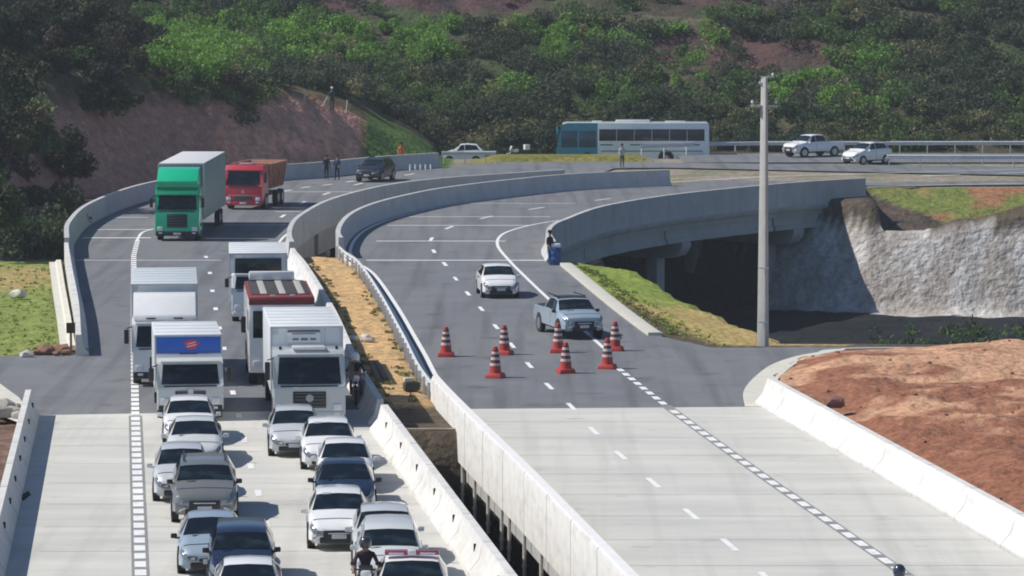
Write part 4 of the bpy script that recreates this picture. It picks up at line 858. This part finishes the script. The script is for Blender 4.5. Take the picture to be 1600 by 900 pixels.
# ------------------------------------------------------------------ motorcycles
def motorcycle(loc, rz, label, paintm, box=None):
    t = empty('motorcycle', loc, rz, label, 'motorcycle')
    for yy in (0, 1.32):
        mbw = MB(); n_ = 20; rr = .30
        for k in range(n_):
            a0, a1 = 2*math.pi*k/n_, 2*math.pi*(k+1)/n_; mbw.cyl((0, yy+math.cos(a0)*(rr-.05), .31+math.sin(a0)*(rr-.05)), (0, yy+math.cos(a1)*(rr-.05), .31+math.sin(a1)*(rr-.05)), .05, n=6)
        wh = mbw.build('wheel', rubber, t); MB().cyl((-.03, yy, .31), (.03, yy, .31), .2, n=14).build('rim', rimm, wh)
    for s_ in (-1, 1): MB().cyl((s_*.08, 0, .31), (s_*.08, .28, .95), .025, n=8).build('fork', chrome, t)
    MB().box((0, .05, .62), (.14, .4, .04), .015, rot=Matrix.Rotation(.2, 3, 'X')).build('mudguard', paintm, t)
    MB().box((0, .22, .95), (.26, .16, .24), .07).build('headlight', lampm, t); MB().box((0, .27, 1.10), (.34, .08, .2), .05).build('fairing', paintm, t)
    MB().box((0, .72, .42), (.28, .5, .36), .08).build('engine', mat('engine_grey', (.12, .12, .13), .5, .5), t); MB().box((0, .62, .82), (.28, .5, .24), .1).build('fuel_tank', paintm, t); MB().box((0, 1.12, .80), (.26, .65, .12), .05).build('seat', blackp, t)
    MB().cyl((-.36, .42, 1.06), (.36, .42, 1.06), .02, n=8).build('handlebar', blackp, t)
    for s_ in (-1, 1): MB().box((s_*.30, .36, 1.22), (.14, .03, .09), .02).build('mirror', blackp, t)
    if box: MB().box((0, 1.55, 1.08), (.45, .42, .42), .05).build('top_box', box, t)
    return t
mrose = mat('box_rose', (.42, .22, .20), .6, var=.15)
def rider(loc, rz, label, shirt, trousers, helmet):
    q = Matrix.Rotation(rz, 3, 'Z') @ Vector((0, .95, 0)); return person(Vector(loc)+q+Vector((0, 0, 0)), rz, label, shirt, trousers, sit=True, lean=.25, helmet=helmet)
m1 = at(556, 634); motorcycle(m1, .05, 'motorcycle with reddish fairing between the tall white truck and the median barrier', carpaint('maroon', (.13, .02, .025)), mrose)
rider(m1, .05, 'motorcyclist with a white helmet right of the tall white truck', cl('black', (.015, .015, .02)), cl('brown', (.25, .15, .13)), WHITE)
m2 = at(572, 962); motorcycle(m2, .05, 'black motorcycle in front of the off-white van-like car at the bottom edge', BLACKP)
rider(m2, .05, 'motorcyclist in dark maroon jacket in front of the off-white car', cl('maroon', (.045, .018, .028)), cl('black', (.015, .015, .02)), carpaint('helmet_black', (.03, .03, .035)))
m3 = at(1416, 1012); motorcycle(m3, .12, 'dark motorcycle on the block marking line at the bottom right', NAVY)
rider(m3, .12, 'motorcyclist in dark blue at the bottom right edge', cl('dark_blue', (.03, .05, .11)), cl('black', (.015, .015, .02)), carpaint('helmet_navy', (.02, .03, .06)))
m4 = Vector((-.3, 299.0, -.35)); motorcycle(m4, -1.2, 'white scooter with raised mirrors behind the grass strip', WHITE, WHITE)
# ------------------------------------------------------------------ small things
tg = at(111, 549); st = empty('sign', tg, .1, 'dark square board on a post beside the left barrier end', 'sign')
MB().cyl((0, 0, 0), (0, 0, .8), .05, n=8).build('post', woodm, st); MB().box((0, -.06, .95), (.36, .05, .42), .01).build('board', mat('sign_brown', (.05, .025, .02), .7, var=.2), st); MB().box((0, 0, .05), (.35, .3, .1), .02).build('foot', woodm, st)
def rock(px_, py_, s, label, c_=(.35, .3, .26), group=None, z=0.05, name='rock'):
    p = at(px_, py_, z); mb = MB(); bmesh.ops.create_icosphere(mb.bm, subdivisions=2, radius=1)
    sd_ = random.random()*50
    for v in mb.bm.verts:
        k = 1+.45*mnoise.noise(v.co*1.4+Vector((sd_, 0, 0))); v.co = Vector((v.co.x*s*1.3*k, v.co.y*s*k, v.co.z*s*.75*k))+p+Vector((0, 0, s*.35))
    tag(mb.build(name, mat('stone_%d' % int(c_[0]*100), c_, .95, var=.25, vscale=3, bump=.4, bscale=8), smooth=25), label, 'rock' if name == 'rock' else 'rubble', group)
for px_, py_, s in ((62, 549, .22), (72, 552, .3), (84, 549, .25), (95, 551, .32), (103, 553, .18), (124, 550, .25), (57, 553, .16), (89, 554, .15)):
    rock(px_, py_, s, 'brown clod of earth piled at the corner by the left barrier end', (.22, .12, .08), 'earth clods at the corner of the grass patch', name='earth_clod')
rock(42, 556, .2, 'pale stone lying on the edge of the cross road at left', (.5, .48, .44))
for px_, py_, s in ((8, 640, .35), (18, 648, .28), (30, 652, .22), (-2, 650, .4), (24, 640, .2)): rock(px_, py_, s, 'grey broken rubble beside the end of the lower left wall', (.38, .36, .33), 'broken rubble by the lower left wall')
rock(573, 533, .26, 'white stone heap lying across the sandy median', (.66, .62, .56)); rock(551, 533, .2, 'small pale stone at the left of the sandy median', (.6, .58, .5)); rock(30, 463, .3, 'pale stone in the left grass patch', (.6, .58, .5))
rock(1304, 633, .3, 'brown clod beside the dirt track on the earth mound', (.25, .12, .09), z=.5)
bh = at(643, 611, .05); bt = empty('bag', bh, .3, 'dark bag with a pale flap lying on the sandy median', 'bag'); MB().box((0, 0, .18), (.62, .4, .34), .12).build('bag_body', mat('bag_dark', (.05, .06, .045), .8, var=.3), bt); MB().box((-.12, .02, .42), (.34, .26, .16), .06).build('flap', mat('flap_pale', (.55, .56, .45), .8), bt)
for k, (a_, b_) in enumerate((((587, 566), (603, 594)), ((579, 566), (592, 595)))):
    p0, p1 = at2(*a_, .1), at2(*b_, .1); tag(MB().sweep([p1, p0], [(-.09, .02), (-.09, .2), (.09, .2), (.09, .02)]).build('brown_bar', woodm), ('right' if k == 0 else 'left')+' brown bar lying on the sandy median', 'beam', 'brown bars on the median')  # two brown bars lying along the sand
wp = mat('post_white', (.74, .74, .72), .6)
for k, px_ in enumerate((641, 649, 657, 665, 673)):
    p = at(px_, 266.5); tag(MB().cyl(p, p+Vector((0, 0, .45)), .08, .06, 10).build('marker_post', wp), ('leftmost', 'second from the left', 'middle', 'second from the right', 'rightmost')[k]+' of the five short white marker posts before the parapet', 'post', 'row of white marker posts at the far bend')
# fence posts on top of the excavated bank
def ground_z(x, y): return float(height(np.array([[x]]), np.array([[y]]))[0, 0])
for k, (px_, lb, D_) in enumerate(((476, 'leftmost pale fence post on top of the excavated bank', 281.8), (511, 'pale braced post in the middle of the bank top', 283.2), (541, 'rightmost pale leaning post on top of the excavated bank', 285.2))):
    x_ = (px_-800)/F*D_; z_ = ground_z(x_, D_)
    m_ = MB().cyl((x_, D_, z_-.2), (x_+.05*k, D_, z_+.7+.25*(k > 0)), .07, .06, 8)
    if k == 1: m_.cyl((x_-.4, D_, z_), (x_, D_, z_+.8), .06, n=7)
    tag(m_.build('fence_post', mat('post_weathered', (.42, .42, .36), .8, var=.2)), lb, 'post', 'fence posts on the bank')
x_ = (519-800)/F*284; person((x_, 284, ground_z(x_, 284)), .3, 'person with a white cap and dark green clothes on top of the bank', cl('dark_green', (.03, .07, .06)), cl('dark_green2', (.03, .05, .05)), cap=WHITE)
tag(MB().box((*at2(1342, 538, -.3), -.1), (1.6, .3, .12), .03).build('concrete_block', kc), 'small pale concrete block at the near edge of the dark underpass', 'block') if False else None
# ------------------------------------------------------------------ foliage
def leafmat(name):
    m = bpy.data.materials.new(name); m.use_nodes = True; n = m.node_tree; b = n.nodes['Principled BSDF']; b.inputs['Roughness'].default_value = .75; b.inputs['Specular IOR Level'].default_value = .2
    a = n.nodes.new('ShaderNodeAttribute'); a.attribute_name = 'leaf'; n.links.new(a.outputs['Color'], b.inputs['Base Color'])
    tr = n.nodes.new('ShaderNodeBsdfTranslucent'); n.links.new(a.outputs['Color'], tr.inputs[0]); mx = n.nodes.new('ShaderNodeMixShader'); mx.inputs[0].default_value = .3
    n.links.new(b.outputs[0], mx.inputs[1]); n.links.new(tr.outputs[0], mx.inputs[2]); n.links.new(mx.outputs[0], n.nodes['Material Output'].inputs[0]); return m
leafm = leafmat('foliage')
def leaf_cloud(specs, leaf=.22):
    "specs: (x, y, z, rx, ry, rz, count, colour) clumps; every leaf a small quad"
    P = []; Cc = []
    for x, y, z, rx, ry, rz_, n_, c_ in specs:
        nl = max(3, int(n_/70)); lc = rng.normal(size=(nl, 3)); lc /= np.linalg.norm(lc, axis=1)[:, None]+1e-6; lc *= rng.uniform(.25, .85, (nl, 1)); lc[:, 2] = np.abs(lc[:, 2])*.9-.15
        k = rng.integers(0, nl, n_); d = rng.normal(size=(n_, 3)); d /= np.linalg.norm(d, axis=1)[:, None]; d *= rng.uniform(.6, 1, (n_, 1))*rng.uniform(.28, .5, nl)[k][:, None]
        c = lc[k]+d; c = c*np.array([rx, ry, rz_])+np.array([x, y, z])
        tone = rng.uniform(.75, 1.3, nl)[k]*rng.uniform(.8, 1.2, n_)
        P.append(c); Cc.append(np.array(c_)[None]*tone[:, None])
    P = np.concatenate(P); Cc = np.concatenate(Cc); N = len(P)
    a = rng.normal(size=(N, 3)); a /= np.linalg.norm(a, axis=1)[:, None]; b_ = np.cross(a, rng.normal(size=(N, 3))); b_ /= np.linalg.norm(b_, axis=1)[:, None]
    s = leaf*rng.uniform(.5, 1.1, (N, 1)); Q4 = np.stack([P-a*s, P-b_*s*.5, P+a*s, P+b_*s*.5], 1)
    return Q4, np.clip(Cc, .005, 1)
def leaf_object(name, specs, leaf=.22, parent=None):
    Q4, Cc = leaf_cloud(specs, leaf); N = len(Q4); me = bpy.data.meshes.new(name)
    me.vertices.add(N*4); me.vertices.foreach_set('co', Q4.reshape(-1).astype(np.float32)); me.loops.add(N*4); me.loops.foreach_set('vertex_index', np.arange(N*4, dtype=np.int32))
    me.polygons.add(N); me.polygons.foreach_set('loop_start', (np.arange(N)*4).astype(np.int32)); me.polygons.foreach_set('loop_total', np.full(N, 4, np.int32)); me.update(calc_edges=True)
    ca = me.color_attributes.new('leaf', 'FLOAT_COLOR', 'POINT'); cc = np.concatenate([np.repeat(Cc, 4, axis=0), np.ones((N*4, 1))], 1); ca.data.foreach_set('color', cc.reshape(-1).astype(np.float32))
    return link(name, me, leafm, parent)
DARK = (.060, .088, .046); MID = (.095, .16, .048); BRIGHT = (.165, .31, .055); OLIVE = (.12, .135, .06); STRAW = (.22, .21, .10); GREY = (.09, .11, .065)
# hillside scrub: one mass nobody could count
specs = []
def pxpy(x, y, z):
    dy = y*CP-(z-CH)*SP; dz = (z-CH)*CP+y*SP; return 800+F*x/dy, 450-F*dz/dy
cnt = 0
for _ in range(10800):
    D_ = 262+random.random()**.8*89; x_ = random.uniform(-52, 52); z_ = ground_z(x_, D_) if False else None
    specs.append((x_, D_))
arr = np.array(specs); zz = height(arr[:, :1], arr[:, 1:])[:, 0]; specs = []
bd = sdist(arr[:, 0], arr[:, 1], bank_poly)
for i_, ((x_, D_), z_) in enumerate(zip(arr, zz)):
    px_, py_ = pxpy(x_, D_, z_+1.2)
    if py_ < -60 or D_ < (308.5 if x_ > -13 else 262): continue
    if x_ <= -13 and (bd[i_] < 3.6 or (px_ > 440 and D_ < 292)): continue
    nz = mnoise.noise(Vector((px_/120, py_/60, 3)))+.6*mnoise.noise(Vector((px_/40, py_/30, 9)))
    keep = .55 if D_ > 300 else .6
    if 1040 < px_ < 1290 and 56 < py_ < 95: keep = .05
    elif 680 < px_ < 1420 and 44 < py_ < 56: keep = .06
    elif 480 < px_ < 1250 and py_ < 14: keep = .06
    elif 560 < px_ < 800 and py_ < 44: keep = .22
    if random.random() > keep: continue
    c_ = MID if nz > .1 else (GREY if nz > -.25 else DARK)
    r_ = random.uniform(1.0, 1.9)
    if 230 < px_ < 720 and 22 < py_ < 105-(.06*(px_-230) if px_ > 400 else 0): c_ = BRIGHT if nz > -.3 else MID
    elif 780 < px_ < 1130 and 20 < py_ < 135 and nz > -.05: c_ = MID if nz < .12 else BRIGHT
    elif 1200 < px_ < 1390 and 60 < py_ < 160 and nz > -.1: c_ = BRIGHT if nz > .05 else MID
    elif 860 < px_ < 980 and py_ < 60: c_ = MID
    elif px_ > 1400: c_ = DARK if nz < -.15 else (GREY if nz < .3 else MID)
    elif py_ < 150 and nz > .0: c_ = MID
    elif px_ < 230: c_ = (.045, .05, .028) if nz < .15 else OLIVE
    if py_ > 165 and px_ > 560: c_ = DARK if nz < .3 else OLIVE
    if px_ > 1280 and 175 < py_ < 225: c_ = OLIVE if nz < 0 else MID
    if random.random() < .06: c_ = STRAW
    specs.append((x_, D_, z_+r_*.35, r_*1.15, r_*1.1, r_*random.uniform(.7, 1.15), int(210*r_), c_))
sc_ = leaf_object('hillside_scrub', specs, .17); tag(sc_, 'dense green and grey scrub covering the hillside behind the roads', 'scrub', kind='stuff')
print('scrub clumps', len(specs))
# trees that stand out
barkm = mat('bark', (.10, .07, .05), .9, var=.3, vscale=4)
def tree(x_, y_, z_, h, r, c_, label, name='tree', n_=5200, group=None, leaf=.2):
    t = empty(name, (x_, y_, z_), 0, label, 'tree' if h > 2.6 else 'shrub', group)
    mb = MB().cyl((0, 0, -.3), (.1, 0, h*.55), .05*h*.6, .03*h*.5, 8)
    for k in range(5):
        a_ = k*1.257+random.random(); mb.cyl((.07, 0, h*(.25+.06*k)), (math.cos(a_)*r*.6, math.sin(a_)*r*.6, h*(.55+.08*k)), .02*h*.5, .01*h*.4, 6)
    mb.build('trunk', barkm, t)
    sp = []
    for k in range(9):
        a_ = random.uniform(0, 6.28); q = random.uniform(.1, .62)*r; hh = random.uniform(.34, .82) if h > 2.6 else random.uniform(.12, .6)
        sp.append((math.cos(a_)*q, math.sin(a_)*q, h*hh, r*.55, r*.55, h*.24, n_//9, tuple(v*1.25*random.uniform(.8, 1.2) for v in c_)))
    leaf_object('crown', sp, leaf, t); return t
lt = [(20, 400, 205, 6.6, 3.0, (.06, .105, .03), 'bright leafy tree at the left edge beside the grass patch'), (72, 396, 211, 5.0, 2.4, (.05, .085, .03), 'leafy tree just right of the bright tree at the left edge'), (-25, 400, 200, 5.0, 2.8, (.045, .075, .025), 'small leafy tree cut off by the left edge'),
      (30, 330, 224, 9.0, 3.8, DARK, 'dark tall tree behind the leafy trees at the left edge'), (95, 330, 232, 7.6, 3.2, (.032, .042, .024), 'dark tree standing at the left end of the excavated bank'), (-10, 300, 236, 10.0, 4.0, (.035, .045, .025), 'large dark tree at the far left edge, halfway up')]
for px_, _, D_, h, r, c_, lb in lt:
    x_ = (px_-800)/F*D_; tree(x_, D_, min(ground_z(x_, D_), -.2) if D_ < 215 else ground_z(x_, D_), h, r, c_, lb)
lt2 = [(40, 246, 5.5, 3.0, OLIVE, 'olive bushy tree above the dark trees at the left'), (110, 250, 5.0, 2.8, (.05, .055, .03), 'greyish bushy tree at the top left of the bank'), (160, 262, 4.6, 2.8, (.045, .05, .03), 'low dark tree on the left crest of the bank'), (5, 262, 6, 3.4, (.04, .05, .03), 'dark tree near the top left corner'), (75, 270, 6, 3.4, (.055, .058, .036), 'grey green tree near the top left corner'), (190, 276, 4.0, 2.6, (.05, .052, .034), 'grey scrubby tree behind the bank crest'), (140, 284, 5.5, 3.4, (.05, .055, .035), 'broad grey green tree above the bank at left'), (225, 287, 3.6, 2.6, (.045, .052, .03), 'small grey green tree above the middle of the bank')]
for px_, D_, h, r, c_, lb in lt2:
    x_ = (px_-800)/F*D_; tree(x_, D_, ground_z(x_, D_)-.4, h, r, c_, lb)
for k, (px_, c_, lb) in enumerate(((262, STRAW, 'straw coloured bush at the left of the bank crest'), (290, STRAW, 'second straw coloured bush along the bank crest'), (322, (.16, .17, .08), 'olive straw bush along the bank crest'), (352, STRAW, 'straw bush on the bank crest, fourth from the left'), (385, (.18, .17, .09), 'rightmost straw bush on the bank crest'))):
    D_ = 276+k*1.4; x_ = (px_-800)/F*D_; tree(x_, D_, ground_z(x_, D_)-.5, 2.3, 1.35, c_, lb, 'bush', 2200, 'straw bushes on the bank crest', .16)
# under-growth at the foot of the bank, in the underpass and along the slopes (uncountable)
specs = []
for _ in range(260):
    D_ = random.uniform(203, 246); x_ = random.uniform(-46, -27.5-(D_-203)*0.0); specs.append((x_, D_))
arr = np.array(specs); zz = height(arr[:, :1], arr[:, 1:])[:, 0]
specs = [(x_, D_, z_+.5, 1.5, 1.5, 1.2, 260, DARK if random.random() < .6 else (.05, .07, .03)) for (x_, D_), z_ in zip(arr, zz)]
tag(leaf_object('undergrowth', specs, .18), 'dark undergrowth between the left trees', 'undergrowth', kind='stuff')
specs = []
for _ in range(150):
    x_ = random.uniform(21, 46); D_ = random.uniform(212, 232); specs.append((x_, D_, -7.0, 1.0, 1.0, random.uniform(.5, 1.3)*(1+max(0, x_-26)*.05), 120, MID if random.random() < .5 else DARK))
for _ in range(60):
    x_ = random.uniform(27, 44); D_ = random.uniform(158, 170); specs.append((x_, D_, -1.2-.25*(D_-158), .6, .6, .5, 60, (.06, .10, .03)))
tag(leaf_object('weeds', specs, .14), 'low green weeds at the near edge of the underpass', 'weeds', kind='stuff')
# grass blades on the verges
def grass(name, poly, n_, c_, label, h=.14):
    P = []; xs_ = [p[0] for p in poly]; ys_ = [p[1] for p in poly]
    x_ = rng.uniform(min(xs_), max(xs_), n_*3); y_ = rng.uniform(min(ys_), max(ys_), n_*3); k = sdist(x_, y_, poly) > .05; x_, y_ = x_[k][:n_], y_[k][:n_]
    z_ = height(x_[None], y_[None])[0]; sp = [(a, b_, z+.03, .25, .25, h, 6, tuple(np.array(c_)*random.uniform(.7, 1.4))) for a, b_, z in zip(x_, y_, z_)]
    tag(leaf_object(name, sp, .09), label, 'grass', kind='stuff')
grass('grass', [at2(-40, 556), at2(95, 546), at2(80, 412), at2(-60, 412)], 250, (.24, .29, .08), 'sunlit grass patch beside the left barrier', .08)
grass('grass', [at2(905, 414), at2(1030, 520), at2(1150, 543), at2(1080, 505), at2(1000, 455), at2(930, 415)], 260, (.26, .34, .07), 'green grass slope beside the bridge end', .1)
# loose clods over the earth mound (uncountable)
mb = MB()
for _ in range(170):
    x_ = random.uniform(10, 36); D_ = random.uniform(100, 151); 
    if sdist(np.array([x_]), np.array([D_]), mound_poly)[0] < .3: continue
    s = random.uniform(.03, .10); z_ = ground_z(x_, D_); mb.box((x_, D_, z_+s*.3), (s*1.5, s*1.2, s), 0, rot=Matrix.Rotation(random.random()*3, 3, 'Z') @ Matrix.Rotation(random.random(), 3, 'X'))
tag(mb.build('earth_clods', mat('clod_red', (.26, .11, .07), .95, var=.3, vscale=2), smooth=None), 'loose reddish clods scattered over the earth mound', 'earth', kind='stuff')
specs = []
for path_, n_, side_ in ((curb_r, 90, 1), ([at2(594, 632), at2(540, 540), at2(500, 455), at2(482, 408)], 70, 1), ([at2(676, 634), at2(640, 560), at2(600, 480), at2(566, 410)], 60, -1)):
    Lp_ = length(path_)
    for _ in range(n_):
        p, a = along(path_, random.random()*Lp_*.98); o_ = random.uniform(.5, 1.2)*side_ if path_ is curb_r else -random.uniform(.15, .7)*side_
        q = (p[0]-math.sin(a)*o_ if path_ is curb_r else p[0]-o_, p[1]); z_ = ground_z(q[0], q[1]); specs.append((q[0], q[1], z_+.04, .22, .22, random.uniform(.06, .16), 26, (.20, .22, .07) if random.random() < .6 else (.30, .26, .13)))
tag(leaf_object('dry_grass', specs, .07), 'dry grass tufts along the kerbs and the sandy median', 'grass', kind='stuff')
print('objects', len(bpy.data.objects))
